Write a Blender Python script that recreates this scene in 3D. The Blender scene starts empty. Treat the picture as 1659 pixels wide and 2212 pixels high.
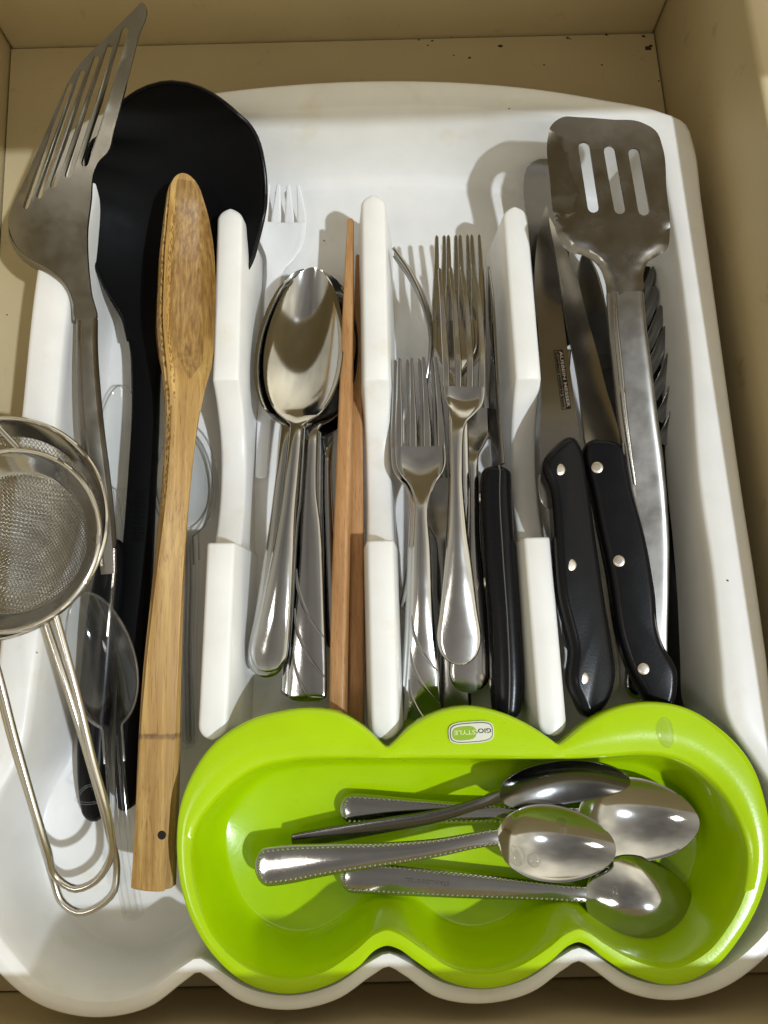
import bpy, bmesh, math, random
import numpy as np
from mathutils import Vector, Matrix
from mathutils.geometry import delaunay_2d_cdt

random.seed(7)
scene = bpy.context.scene
COL = scene.collection

# ------------------------------------------------------------------ camera
CAM_H = 0.40
PITCH = math.radians(12.0)
ROLL = math.radians(1.4)
IW, IH, FPX = 1659.0, 2212.0, 1661.0
_r0 = Vector((1, 0, 0))
_u0 = Vector((0, math.cos(PITCH), math.sin(PITCH)))
LOOK = Vector((0, math.sin(PITCH), -math.cos(PITCH)))
RIGHT = _r0 * math.cos(ROLL) - _u0 * math.sin(ROLL)
UP = _u0 * math.cos(ROLL) + _r0 * math.sin(ROLL)
CAM = Vector((0, 0, CAM_H))
cam_data = bpy.data.cameras.new('camera')
cam = bpy.data.objects.new('camera', cam_data)
COL.objects.link(cam)
cam_data.sensor_fit = 'HORIZONTAL'
cam_data.sensor_width = 36.0
cam_data.lens = 36.0 * FPX / IW
cam_data.clip_start = 0.01
cam_data.clip_end = 50
M = Matrix((RIGHT, UP, -LOOK)).transposed().to_4x4()
M.translation = CAM
cam.matrix_world = M
scene.camera = cam

# ------------------------------------------------------------------ world, lamps, exposure
world = bpy.data.worlds.new('World')
scene.world = world
world.use_nodes = True
wn = world.node_tree
bg = wn.nodes['Background']
tc = wn.nodes.new('ShaderNodeTexCoord')
sx = wn.nodes.new('ShaderNodeSeparateXYZ')
wn.links.new(tc.outputs['Generated'], sx.inputs[0])
rp = wn.nodes.new('ShaderNodeValToRGB')
wn.links.new(sx.outputs['Z'], rp.inputs[0])
e = rp.color_ramp.elements
e[0].position = 0.0; e[0].color = (0.30, 0.25, 0.16, 1)
e[1].position = 1.0; e[1].color = (0.27, 0.25, 0.22, 1)
k = rp.color_ramp.elements.new(0.20); k.color = (0.90, 0.79, 0.55, 1)
k = rp.color_ramp.elements.new(0.55); k.color = (1.02, 0.94, 0.72, 1)
k = rp.color_ramp.elements.new(0.74); k.color = (0.86, 0.80, 0.64, 1)
k = rp.color_ramp.elements.new(0.90); k.color = (0.36, 0.33, 0.28, 1)
# the kitchen is lighter towards the side of its lamp, darker towards the cupboards
wmr = wn.nodes.new('ShaderNodeMapRange'); wmr.interpolation_type = 'SMOOTHSTEP'
wmr.inputs['From Min'].default_value = -0.75; wmr.inputs['From Max'].default_value = 0.75
wmr.inputs['To Min'].default_value = 0.62; wmr.inputs['To Max'].default_value = 1.38
wn.links.new(sx.outputs['X'], wmr.inputs[0])
wmx = wn.nodes.new('ShaderNodeMix'); wmx.data_type = 'RGBA'; wmx.blend_type = 'MULTIPLY'
wmx.inputs[0].default_value = 1.0
wnz = wn.nodes.new('ShaderNodeTexNoise')
wnz.inputs['Scale'].default_value = 1.7
wnz.inputs['Detail'].default_value = 4.0
wn.links.new(tc.outputs['Generated'], wnz.inputs['Vector'])
wnr = wn.nodes.new('ShaderNodeMapRange')
wnr.inputs['From Min'].default_value = 0.38; wnr.inputs['From Max'].default_value = 0.62
wnr.inputs['To Min'].default_value = 0.72; wnr.inputs['To Max'].default_value = 1.28
wn.links.new(wnz.outputs[0], wnr.inputs[0])
wmm = wn.nodes.new('ShaderNodeMath'); wmm.operation = 'MULTIPLY'
wn.links.new(wnr.outputs[0], wmm.inputs[0]); wn.links.new(wmr.outputs[0], wmm.inputs[1])
wn.links.new(rp.outputs[0], wmx.inputs[6]); wn.links.new(wmm.outputs[0], wmx.inputs[7])
wn.links.new(wmx.outputs[2], bg.inputs[0])
bg.inputs[1].default_value = 1.0

def lamp(name, kind, loc, energy, color, size):
    d = bpy.data.lights.new(name, kind)
    d.energy = energy
    d.color = color
    if kind == 'AREA':
        d.size = size
    else:
        d.shadow_soft_size = size
    o = bpy.data.objects.new(name, d)
    COL.objects.link(o)
    o.location = loc
    if kind == 'AREA':
        o.rotation_euler = (Vector((0, 0.05, 0)) - Vector(loc)).to_track_quat('-Z', 'Y').to_euler()
    return o

LAMP = Vector((1.15, -0.70, 2.15))
lamp('kitchen_downlight', 'POINT', LAMP, 188, (0.83, 0.915, 1.0), 0.032)
lamp('ceiling_lamp', 'AREA', (-0.7, -0.5, 1.9), 3, (1.0, 0.93, 0.82), 0.30)

vs = scene.view_settings
vs.view_transform = 'Standard'
vs.look = 'None'
vs.exposure = 0.0
vs.gamma = 1.0

# ------------------------------------------------------------------ helpers
def P(u, v, z):
    """point of the place at height z (metres) that the photograph shows at (u, v)"""
    d = LOOK + RIGHT * ((u - IW / 2) / FPX) - UP * ((v - IH / 2) / FPX)
    t = (CAM_H - z) / (-d.z)
    return CAM + d * t

def mpp(p):
    """metres per photograph pixel at a point"""
    return (p - CAM).dot(LOOK) / FPX

MATS = {}

def new_mat(name):
    m = bpy.data.materials.new(name)
    m.use_nodes = True
    nt = m.node_tree
    return m, nt, nt.nodes['Principled BSDF']

def node(nt, kind, **kw):
    n = nt.nodes.new(kind)
    for a, b in kw.items():
        setattr(n, a, b)
    return n

def obj_coords(nt, scale=(1, 1, 1), rot=(0, 0, 0)):
    t = node(nt, 'ShaderNodeTexCoord')
    mp = node(nt, 'ShaderNodeMapping')
    mp.inputs['Scale'].default_value = scale
    mp.inputs['Rotation'].default_value = rot
    nt.links.new(t.outputs['Object'], mp.inputs[0])
    return mp.outputs[0]

def noise(nt, vec, scale, detail=3, rough=0.5):
    n = node(nt, 'ShaderNodeTexNoise')
    n.inputs['Scale'].default_value = scale
    n.inputs['Detail'].default_value = detail
    n.inputs['Roughness'].default_value = rough
    nt.links.new(vec, n.inputs['Vector'])
    return n.outputs[0]

def ramp(nt, fac, stops):
    r = node(nt, 'ShaderNodeValToRGB')
    el = r.color_ramp.elements
    while len(el) < len(stops):
        el.new(0.5)
    for i, (p, c) in enumerate(stops):
        el[i].position = p
        el[i].color = c if len(c) == 4 else (*c, 1)
    nt.links.new(fac, r.inputs[0])
    return r.outputs[0]

def bump(nt, height, strength, dist, bsdf, prev=None):
    b = node(nt, 'ShaderNodeBump')
    b.inputs['Strength'].default_value = strength
    b.inputs['Distance'].default_value = dist
    nt.links.new(height, b.inputs['Height'])
    if prev is not None:
        nt.links.new(prev, b.inputs['Normal'])
    nt.links.new(b.outputs[0], bsdf.inputs['Normal'])
    return b.outputs[0]

def plastic(name, color, rough, sss=0.0, stain=None, spec=0.5, radius=(1, 1, 1), mottled=0.0, trans=0.0):
    m, nt, b = new_mat(name)
    v = obj_coords(nt)
    n1 = noise(nt, v, 60, 4)
    c0 = tuple(c * (1 - 0.06 - mottled) for c in color)
    col = ramp(nt, n1, [(0.3, c0), (0.7, color)])
    if stain:
        n2 = noise(nt, v, 38, 5, 0.62)
        f = ramp(nt, n2, [(0.585, (0, 0, 0)), (0.78, (0.5, 0.5, 0.5))])
        mx = node(nt, 'ShaderNodeMix', data_type='RGBA')
        nt.links.new(f, mx.inputs[0])
        nt.links.new(col, mx.inputs[6])
        mx.inputs[7].default_value = (*stain, 1)
        col = mx.outputs[2]
    nt.links.new(col, b.inputs['Base Color'])
    n3 = noise(nt, v, 900, 2)
    r = ramp(nt, noise(nt, v, 130, 4), [(0.3, (rough * 0.93,) * 3), (0.7, (rough * 1.07,) * 3)])
    nt.links.new(r, b.inputs['Roughness'])
    b.inputs['Specular IOR Level'].default_value = spec
    if sss:
        b.inputs['Subsurface Weight'].default_value = sss
        b.inputs['Subsurface Radius'].default_value = radius
        b.inputs['Subsurface Scale'].default_value = 0.004
    bump(nt, n3, 0.06, 0.0004, b)
    MATS[name] = m
    return m

def steel(name, color, rough, scratch=0.25, direction=0.0, aniso=0.0):
    m, nt, b = new_mat(name)
    v1 = obj_coords(nt, (1, 0.05, 1), (0, 0, direction + 0.35))
    v2 = obj_coords(nt, (1, 0.05, 1), (0, 0, direction - 0.6))
    v3 = obj_coords(nt, (0.05, 1, 1), (0, 0, direction + 0.1))
    a = noise(nt, v1, 3600, 2)
    c = noise(nt, v2, 3200, 2)
    d = noise(nt, v3, 3400, 2)
    def lines(x):
        return ramp(nt, x, [(0.62, (0, 0, 0)), (0.72, (1, 1, 1))])
    mx = node(nt, 'ShaderNodeMath', operation='ADD')
    nt.links.new(lines(a), mx.inputs[0]); nt.links.new(lines(c), mx.inputs[1])
    mx2 = node(nt, 'ShaderNodeMath', operation='ADD')
    nt.links.new(mx.outputs[0], mx2.inputs[0]); nt.links.new(lines(d), mx2.inputs[1])
    smear = noise(nt, obj_coords(nt), 70, 5, 0.6)
    rr = node(nt, 'ShaderNodeMapRange')
    rr.inputs['From Min'].default_value = 0.3; rr.inputs['From Max'].default_value = 0.75
    rr.inputs['To Min'].default_value = rough * 0.85; rr.inputs['To Max'].default_value = rough * 1.35
    nt.links.new(smear, rr.inputs[0])
    nt.links.new(rr.outputs[0], b.inputs['Roughness'])
    col = ramp(nt, smear, [(0.25, tuple(x * 0.93 for x in color)), (0.7, color)])
    nt.links.new(col, b.inputs['Base Color'])
    b.inputs['Metallic'].default_value = 1.0
    if aniso and False:
        b.inputs['Anisotropic'].default_value = aniso
    bump(nt, mx2.outputs[0], scratch, 0.00003, b)
    MATS[name] = m
    return m

plastic('white_plastic', (0.80, 0.79, 0.765), 0.34, sss=0.0, stain=(0.66, 0.58, 0.38), radius=(1, 0.95, 0.85))
plastic('white_fork_plastic', (0.84, 0.84, 0.85), 0.22, sss=0.2)
plastic('lime_plastic', (0.395, 0.60, 0.001), 0.17, sss=0.10, radius=(0.8, 1.0, 0.05), mottled=0.0)
plastic('black_nylon', (0.005, 0.005, 0.0055), 0.5, spec=0.05)
plastic('black_handle', (0.006, 0.006, 0.007), 0.26, spec=0.18)
plastic('cream_plastic', (0.78, 0.74, 0.62), 0.3)
plastic('brown_handle', (0.030, 0.012, 0.009), 0.28)
plastic('ink_black', (0.008, 0.008, 0.008), 0.6, spec=0.1)
plastic('ink_grey', (0.10, 0.10, 0.085), 0.4)
plastic('badge_white', (0.66, 0.68, 0.56), 0.18)
plastic('badge_green', (0.27, 0.42, 0.035), 0.2)
plastic('badge_letters', (0.62, 0.76, 0.32), 0.25)
plastic('dark_gap', (0.012, 0.009, 0.006), 0.9)
plastic('crumb', (0.055, 0.035, 0.018), 0.9)
steel('steel_spoon', (0.47, 0.47, 0.465), 0.085, 0.05)
steel('steel_fork', (0.56, 0.555, 0.545), 0.12, 0.07)
steel('steel_brushed', (0.38, 0.37, 0.355), 0.19, 0.10)
steel('steel_blade', (0.31, 0.295, 0.275), 0.17, 0.05)
steel('steel_spatula', (0.26, 0.248, 0.23), 0.23, 0.02)
steel('steel_scratched', (0.29, 0.278, 0.26), 0.33, 0.06)
steel('steel_dull', (0.315, 0.30, 0.262), 0.33, 0.1)
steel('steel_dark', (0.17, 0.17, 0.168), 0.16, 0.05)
steel('steel_wire', (0.62, 0.60, 0.56), 0.20, 0.05)
steel('steel_mesh', (0.42, 0.385, 0.32), 0.28, 0.0)
steel('steel_rivet', (0.62, 0.56, 0.48), 0.35, 0.25)

def wood(name, light, dark, scale, stretch, speck, blotch=0.6):
    m, nt, b = new_mat(name)
    v = obj_coords(nt, (1, stretch, 1))
    g = noise(nt, v, scale, 5, 0.6)
    f = noise(nt, v, scale * 5, 3, 0.6)
    big = noise(nt, obj_coords(nt, (1, 0.4, 1)), 28, 3)
    c1 = ramp(nt, g, [(0.30, dark), (0.50, tuple((a + c) / 2 for a, c in zip(light, dark))), (0.62, light)])
    c2 = ramp(nt, f, [(0.34, tuple(x * speck for x in dark)), (0.44, (1, 1, 1))])
    mx = node(nt, 'ShaderNodeMix', data_type='RGBA', blend_type='MULTIPLY')
    mx.inputs[0].default_value = 0.45
    nt.links.new(c1, mx.inputs[6]); nt.links.new(c2, mx.inputs[7])
    mx2 = node(nt, 'ShaderNodeMix', data_type='RGBA', blend_type='MULTIPLY')
    mx2.inputs[0].default_value = blotch
    nt.links.new(mx.outputs[2], mx2.inputs[6])
    nt.links.new(ramp(nt, big, [(0.3, (0.62, 0.5, 0.38)), (0.6, (1, 1, 1))]), mx2.inputs[7])
    nt.links.new(mx2.outputs[2], b.inputs['Base Color'])
    b.inputs['Roughness'].default_value = 0.48
    bump(nt, f, 0.25, 0.0003, b)
    MATS[name] = m
    return m

wood('bamboo', (0.50, 0.325, 0.105), (0.31, 0.165, 0.042), 360, 0.028, 1.2, 0.3)
wood('beech', (0.49, 0.265, 0.105), (0.35, 0.17, 0.06), 420, 0.05, 1.0, 0.1)

def bamboo_head():
    # bamboo with a darker oiled scoop and an end-grain side of short dark dashes
    m = MATS['bamboo'].copy(); m.name = 'bamboo_head'
    nt = m.node_tree
    b = nt.nodes['Principled BSDF']
    base = b.inputs['Base Color'].links[0].from_socket
    g = noise(nt, obj_coords(nt, (1, 0.10, 1)), 620, 4, 0.65)
    scoop = ramp(nt, g, [(0.32, (0.155, 0.075, 0.019)), (0.5, (0.27, 0.15, 0.041)), (0.66, (0.39, 0.24, 0.077))])
    vo = node(nt, 'ShaderNodeTexVoronoi')
    vo.inputs['Scale'].default_value = 760
    vo.inputs['Randomness'].default_value = 0.8
    nt.links.new(obj_coords(nt, (1.0, 0.5, 1.0)), vo.inputs['Vector'])
    dots = ramp(nt, vo.outputs['Distance'], [(0.34, (0.24, 0.12, 0.032)), (0.52, (0.57, 0.37, 0.125))])
    wob = noise(nt, obj_coords(nt), 160, 3)
    def masked(col, attr, dcol, ws=160):
        wob = noise(nt, obj_coords(nt, (1, 0.5, 1)), ws, 4)
        at = node(nt, 'ShaderNodeAttribute'); at.attribute_name = attr
        ad = node(nt, 'ShaderNodeMath', operation='MULTIPLY_ADD')
        nt.links.new(wob, ad.inputs[0]); ad.inputs[1].default_value = 0.5
        nt.links.new(at.outputs['Fac'], ad.inputs[2])
        f = ramp(nt, ad.outputs[0], [(0.60, (0, 0, 0)), (0.90, (1, 1, 1))])
        mx = node(nt, 'ShaderNodeMix', data_type='RGBA')
        nt.links.new(f, mx.inputs[0]); nt.links.new(col, mx.inputs[6]); nt.links.new(dcol, mx.inputs[7])
        return mx.outputs[2]
    col = masked(base, 'scoop', scoop)
    col = masked(col, 'dots', dots)
    dk = node(nt, 'ShaderNodeRGB'); dk.outputs[0].default_value = (0.10, 0.045, 0.014, 1)
    col = masked(col, 'ring', dk.outputs[0], 420)
    nt.links.new(col, b.inputs['Base Color'])
    MATS['bamboo_head'] = m
bamboo_head()

def laminate():
    m, nt, b = new_mat('cream_laminate')
    v = obj_coords(nt)
    n1 = noise(nt, v, 9, 5, 0.6)
    n2 = noise(nt, v, 45, 6, 0.7)
    col = ramp(nt, n1, [(0.3, (0.525, 0.432, 0.25)), (0.7, (0.595, 0.497, 0.305))])
    st = ramp(nt, n2, [(0.60, (1, 1, 1)), (0.78, (0.60, 0.50, 0.36))])
    mx = node(nt, 'ShaderNodeMix', data_type='RGBA', blend_type='MULTIPLY')
    mx.inputs[0].default_value = 0.8
    nt.links.new(col, mx.inputs[6]); nt.links.new(st, mx.inputs[7])
    nt.links.new(mx.outputs[2], b.inputs['Base Color'])
    b.inputs['Roughness'].default_value = 0.42
    n3 = noise(nt, v, 1500, 2)
    bump(nt, n3, 0.12, 0.0004, b)
    MATS['cream_laminate'] = m
laminate()

def clear(name, tint, rough, edge, front=0.045):
    m, nt, b = new_mat(name)
    nt.nodes.remove(b)
    out = nt.nodes['Material Output']
    tr = node(nt, 'ShaderNodeBsdfTransparent'); tr.inputs[0].default_value = (*tint, 1)
    gl = node(nt, 'ShaderNodeBsdfGlossy'); gl.inputs['Roughness'].default_value = rough
    fr = node(nt, 'ShaderNodeLayerWeight'); fr.inputs[0].default_value = 0.5
    pw = node(nt, 'ShaderNodeMath', operation='POWER'); pw.inputs[1].default_value = 3.0
    nt.links.new(fr.outputs['Facing'], pw.inputs[0])
    mr = node(nt, 'ShaderNodeMapRange')
    mr.inputs['To Min'].default_value = front; mr.inputs['To Max'].default_value = edge
    nt.links.new(pw.outputs[0], mr.inputs[0])
    mx = node(nt, 'ShaderNodeMixShader')
    nt.links.new(mr.outputs[0], mx.inputs[0])
    nt.links.new(tr.outputs[0], mx.inputs[1]); nt.links.new(gl.outputs[0], mx.inputs[2])
    nt.links.new(mx.outputs[0], out.inputs[0])
    MATS[name] = m
clear('clear_plastic', (0.955, 0.96, 0.96), 0.06, 0.75, 0.028)
clear('water', (0.985, 0.985, 0.98), 0.02, 0.6, 0.06)
clear('clear_edge', (0.97, 0.975, 0.98), 0.12, 0.85, 0.34)

# ------------------------------------------------------------------ object helpers
def thing(name, label, cat, loc, group=None):
    o = bpy.data.objects.new(name, None)
    COL.objects.link(o)
    o.location = loc
    o.empty_display_size = 0.01
    o['label'] = label
    o['category'] = cat
    if group:
        o['group'] = group
    return o

def origin_of(parent):
    p = Vector((0, 0, 0))
    while parent is not None:
        p += parent.location
        parent = parent.parent
    return p

def build(name, verts, faces, mat, parent=None, smooth=True, sharp=45, kind=None, recalc=True):
    o0 = origin_of(parent)
    me = bpy.data.meshes.new(name)
    me.from_pydata([tuple(Vector(v) - o0) for v in verts], [], faces)
    if recalc:
        bm = bmesh.new(); bm.from_mesh(me)
        bmesh.ops.recalc_face_normals(bm, faces=bm.faces)
        bm.to_mesh(me); bm.free()
    if smooth:
        me.polygons.foreach_set('use_smooth', [True] * len(me.polygons))
        if sharp:
            me.set_sharp_from_angle(angle=math.radians(sharp))
    me.materials.append(MATS[mat])
    o = bpy.data.objects.new(name, me)
    COL.objects.link(o)
    if parent is not None:
        o.parent = parent
    if kind:
        o['kind'] = kind
    return o

def pchip(x, y, xs):
    x = np.asarray(x, float); y = np.asarray(y, float); xs = np.asarray(xs, float)
    h = np.diff(x); d = np.diff(y) / h
    n = len(x)
    m = np.zeros(n)
    if n == 2:
        m[:] = d[0]
    else:
        for i in range(1, n - 1):
            if d[i - 1] * d[i] > 0:
                w1 = 2 * h[i] + h[i - 1]; w2 = h[i] + 2 * h[i - 1]
                m[i] = (w1 + w2) / (w1 / d[i - 1] + w2 / d[i])
        m[0] = d[0]; m[-1] = d[-1]
    i = np.clip(np.searchsorted(x, xs) - 1, 0, n - 2)
    t = (xs - x[i]) / h[i]
    return ((2*t**3 - 3*t**2 + 1) * y[i] + (t**3 - 2*t**2 + t) * h[i] * m[i]
            + (-2*t**3 + 3*t**2) * y[i+1] + (t**3 - t**2) * h[i] * m[i+1])

def crom(x, y, xs):
    """smooth (Catmull-Rom like) interpolation for positions"""
    x = np.asarray(x, float); y = np.asarray(y, float); xs = np.asarray(xs, float)
    n = len(x); m = np.zeros(n)
    d = np.diff(y) / np.diff(x)
    if n > 2:
        m[1:-1] = (d[:-1] * np.diff(x)[1:] + d[1:] * np.diff(x)[:-1]) / (x[2:] - x[:-2])
    m[0] = d[0]; m[-1] = d[-1]
    h = np.diff(x)
    i = np.clip(np.searchsorted(x, xs) - 1, 0, n - 2)
    t = (xs - x[i]) / h[i]
    return ((2*t**3 - 3*t**2 + 1) * y[i] + (t**3 - 2*t**2 + t) * h[i] * m[i]
            + (-2*t**3 + 3*t**2) * y[i+1] + (t**3 - t**2) * h[i] * m[i+1])

class Spine:
    """stations: (u, v, z_mm, width_px, dish_mm[, roll_deg[, thickness_mm]])"""
    def __init__(self, st, thick=1.6, dx=0, dy=0, dz=0, r0=0.0, r1=0.0, p0=2.0, p1=2.0, bowl=None, pw=2.0):
        self.bowl = None; self.pw = pw
        st = [tuple(s) + (0.0,) * (6 - len(s)) + (thick,) if len(s) < 7 else tuple(s) for s in st]
        pts = [P(s[0] + dx, s[1] + dy, (s[2] + dz) / 1000) for s in st]
        self.k = [0.0]
        for a, b in zip(pts[:-1], pts[1:]):
            self.k.append(self.k[-1] + (b - a).length)
        self.L = self.k[-1]
        self.c = np.array([tuple(p) for p in pts])
        self.w = np.array([s[3] * mpp(p) for s, p in zip(st, pts)])
        self.d = np.array([s[4] / 1000 for s in st])
        self.r = np.array([math.radians(s[5]) for s in st])
        self.t = np.array([s[6] / 1000 for s in st])
        self.v = np.array([s[1] + dy for s in st])
        self.r0, self.r1, self.p0, self.p1 = r0 / 1000, r1 / 1000, p0, p1
        if bowl:      # (index of the neck station, bowl width in px, depth mm): a smooth egg-shaped paraboloid
            i, wpx, dep = bowl[:3]
            self.bowl = (self.k[i], wpx * mpp(pts[i // 2]), dep / 1000, bowl[3] if len(bowl) > 3 else 0.13)

    def s_at_v(self, v):
        """arc length at which the spine passes photograph row v"""
        vs_ = np.interp(np.linspace(0, self.L, 400), self.k, self.v)
        return float(np.linspace(0, self.L, 400)[np.argmin(np.abs(vs_ - v))])

    def frames(self, ss):
        ss = np.asarray(ss, float)
        c = np.stack([crom(self.k, self.c[:, i], ss) for i in range(3)], 1)
        e_ = 1e-4
        ca = np.stack([crom(self.k, self.c[:, i], np.clip(ss - e_, 0, self.L)) for i in range(3)], 1)
        cb = np.stack([crom(self.k, self.c[:, i], np.clip(ss + e_, 0, self.L)) for i in range(3)], 1)
        t = cb - ca
        t /= np.linalg.norm(t, axis=1)[:, None]
        a = np.cross(np.array([0, 0, 1.0]), t)
        a /= np.linalg.norm(a, axis=1)[:, None]
        n = np.cross(t, a)
        r = pchip(self.k, self.r, ss)[:, None]
        a2 = a * np.cos(r) + n * np.sin(r)
        n2 = n * np.cos(r) - a * np.sin(r)
        w = pchip(self.k, self.w, ss)
        d = pchip(self.k, self.d, ss)
        th = pchip(self.k, self.t, ss)
        if self.bowl:
            Lb, W, D, egg = self.bowl
            xi = np.clip(2 * ss / Lb - 1, -1, 1)
            el = W * np.sqrt(np.maximum(1 - xi * xi, 0.0)) * (1 + egg * xi)
            hw = w * np.clip((ss - 0.30 * Lb) / (0.62 * Lb), 0, 1) ** 2
            w = (el ** 3 + hw ** 3 + 1e-12) ** (1 / 3)
            bl_ = np.clip((ss - 0.55 * Lb) / (0.5 * Lb), 0, 1); bl_ = bl_ * bl_ * (3 - 2 * bl_)
            d = D * np.maximum(1 - xi * xi, 0) + d * bl_
        f = np.ones_like(ss)
        if self.r0 > 0:
            q = np.clip(ss / self.r0, 0, 1)
            f *= np.maximum(1e-3, 1 - (1 - q) ** self.p0) ** (1 / self.p0)
        if self.r1 > 0:
            q = np.clip((self.L - ss) / self.r1, 0, 1)
            f *= np.maximum(1e-3, 1 - (1 - q) ** self.p1) ** (1 / self.p1)
        return c, a2, n2, w * f, d * f, th

    def samples(self, s0, s1, n):
        ss = list(np.linspace(s0, s1, n))
        if self.bowl and s0 <= 1e-9:
            ss = list(self.bowl[0] * 0.5 * (1 - np.cos(np.linspace(0, math.pi, n)))) + [s1]
            ss = [x for x in ss if x <= s1]
        for (lo, hi, cond, end) in ((0, self.r0, s0 <= 1e-9, 0), (self.L - self.r1, self.L, s1 >= self.L - 1e-9, 1)):
            if cond and hi - lo > 1e-6:
                ang = np.linspace(0.0, math.pi / 2, 10)
                ss += list(lo + (hi - lo) * (np.sin(ang) if end else 1 - np.sin(ang)))
        ss = np.array(sorted(x for x in ss if s0 - 1e-9 <= x <= s1 + 1e-9))
        keep = [0]
        for i in range(1, len(ss)):
            if ss[i] - ss[keep[-1]] > 2e-5:
                keep.append(i)
        return ss[keep]

    def point(self, s, x, lift=0.0):
        c, a, n, w, d, th = self.frames([s])
        y = -d[0] * (1 - abs(x) ** self.pw) + lift
        return Vector(c[0] + a[0] * (x * w[0] / 2) + n[0] * y), Vector(n[0]), Vector(a[0])

def sheet_rings(sp, ss, x0=None, x1=None, K=9, e=0.05):
    c, a, n, w, d, th = sp.frames(ss)
    rings = []
    for i in range(len(ss)):
        xa = -1.0 if x0 is None else x0(ss[i])
        xb = 1.0 if x1 is None else x1(ss[i])
        xs = xa + (xb - xa) * (np.arange(K) / (K - 1))
        ring = []
        hw = w[i] / 2
        t = th[i]
        eb = min(0.35 * t, 0.2 * (xb - xa) * hw) / max(hw, 1e-6)
        for j, x in enumerate(xs):
            xx = x + eb if j == 0 else (x - eb if j == K - 1 else x)
            ring.append(c[i] + a[i] * (xx * hw) + n[i] * (-d[i] * (1 - abs(xx) ** sp.pw)))
        for q in (0.3, 0.7):
            ring.append(c[i] + a[i] * (xb * hw) + n[i] * (-d[i] * (1 - abs(xb) ** sp.pw) - q * t))
        for j, x in enumerate(xs[::-1]):
            xx = x - eb if j == 0 else (x + eb if j == K - 1 else x)
            ring.append(c[i] + a[i] * (xx * hw) + n[i] * (-d[i] * (1 - abs(xx) ** sp.pw) - t))
        for q in (0.7, 0.3):
            ring.append(c[i] + a[i] * (xa * hw) + n[i] * (-d[i] * (1 - abs(xa) ** sp.pw) - q * t))
        rings.append(ring)
    return rings

def bar_rings(sp, ss, ex=3.0, K=20, asym=1.0):
    c, a, n, w, d, th = sp.frames(ss)
    rings = []
    f_end = np.minimum(1, w / np.maximum(1e-6, pchip(sp.k, sp.w, ss)))
    for i in range(len(ss)):
        ring = []
        for j in range(K):
            q = 2 * math.pi * j / K + math.pi / K
            cx, sy = math.cos(q), math.sin(q)
            x = math.copysign(abs(cx) ** (2 / ex), cx) * w[i] / 2
            y = math.copysign(abs(sy) ** (2 / ex), sy) * th[i] / 2 * (0.35 + 0.65 * f_end[i])
            xn = x / max(1e-6, w[i] / 2)
            y2 = y - th[i] / 2
            if sy > 0:
                y2 -= d[i] * (1 - xn * xn)
            ring.append(c[i] + a[i] * x + n[i] * y2)
        rings.append(ring)
    return rings

def rings_mesh(rings, closed_ends=True):
    K = len(rings[0])
    verts = [tuple(p) for r in rings for p in r]
    faces = []
    for i in range(len(rings) - 1):
        for j in range(K):
            j2 = (j + 1) % K
            faces.append((i * K + j, i * K + j2, (i + 1) * K + j2, (i + 1) * K + j))
    if closed_ends:
        faces.append(tuple(range(K))[::-1])
        faces.append(tuple((len(rings) - 1) * K + j for j in range(K)))
    return verts, faces

def sheet(name, sp, s0, s1, n, mat, parent, K=9, x0=None, x1=None, sharp=50):
    v, f = rings_mesh(sheet_rings(sp, sp.samples(s0, s1, n), x0, x1, K))
    return build(name, v, f, mat, parent, sharp=sharp)

def bar(name, sp, s0, s1, n, mat, parent, ex=3.0, K=20, sharp=60):
    v, f = rings_mesh(bar_rings(sp, sp.samples(s0, s1, n), ex, K))
    return build(name, v, f, mat, parent, sharp=sharp)

def tube_geo(pts, rad, sides=8, closed=False):
    pts = [Vector(p) for p in pts]
    N = len(pts)
    verts, faces = [], []
    up = Vector((0, 0, 1))
    prev = None
    for i, p in enumerate(pts):
        if closed:
            t = pts[(i + 1) % N] - pts[i - 1]
        else:
            t = pts[min(i + 1, N - 1)] - pts[max(i - 1, 0)]
        t.normalize()
        if prev is None:
            a = t.cross(up)
            if a.length < 1e-4:
                a = t.cross(Vector((1, 0, 0)))
        else:
            a = prev - t * prev.dot(t)
        a.normalize(); prev = a
        b = t.cross(a)
        r = rad[i] if hasattr(rad, '__len__') else rad
        for j in range(sides):
            q = 2 * math.pi * j / sides
            verts.append(p + a * (r * math.cos(q)) + b * (r * math.sin(q)))
    for i in range(N if closed else N - 1):
        i2 = (i + 1) % N
        for j in range(sides):
            j2 = (j + 1) % sides
            faces.append((i * sides + j, i * sides + j2, i2 * sides + j2, i2 * sides + j))
    if not closed:
        faces.append(tuple(range(sides))[::-1])
        faces.append(tuple((N - 1) * sides + j for j in range(sides)))
    return verts, faces

def merge(parts):
    V, F = [], []
    for v, f in parts:
        o = len(V)
        V += list(v)
        F += [tuple(i + o for i in q) for q in f]
    return V, F

def smooth_path(pts, n):
    pts = [Vector(p) for p in pts]
    k = [0.0]
    for a, b in zip(pts[:-1], pts[1:]):
        k.append(k[-1] + (b - a).length)
    ss = np.linspace(0, k[-1], n)
    c = [crom(k, [p[i] for p in pts], ss) for i in range(3)]
    return [Vector((c[0][i], c[1][i], c[2][i])) for i in range(n)]

def pin(pt, poly):
    x, y = pt
    r = False
    j = len(poly) - 1
    for i in range(len(poly)):
        xi, yi = poly[i]; xj, yj = poly[j]
        if (yi > y) != (yj > y) and x < (xj - xi) * (y - yi) / (yj - yi) + xi:
            r = not r
        j = i
    return r

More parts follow.
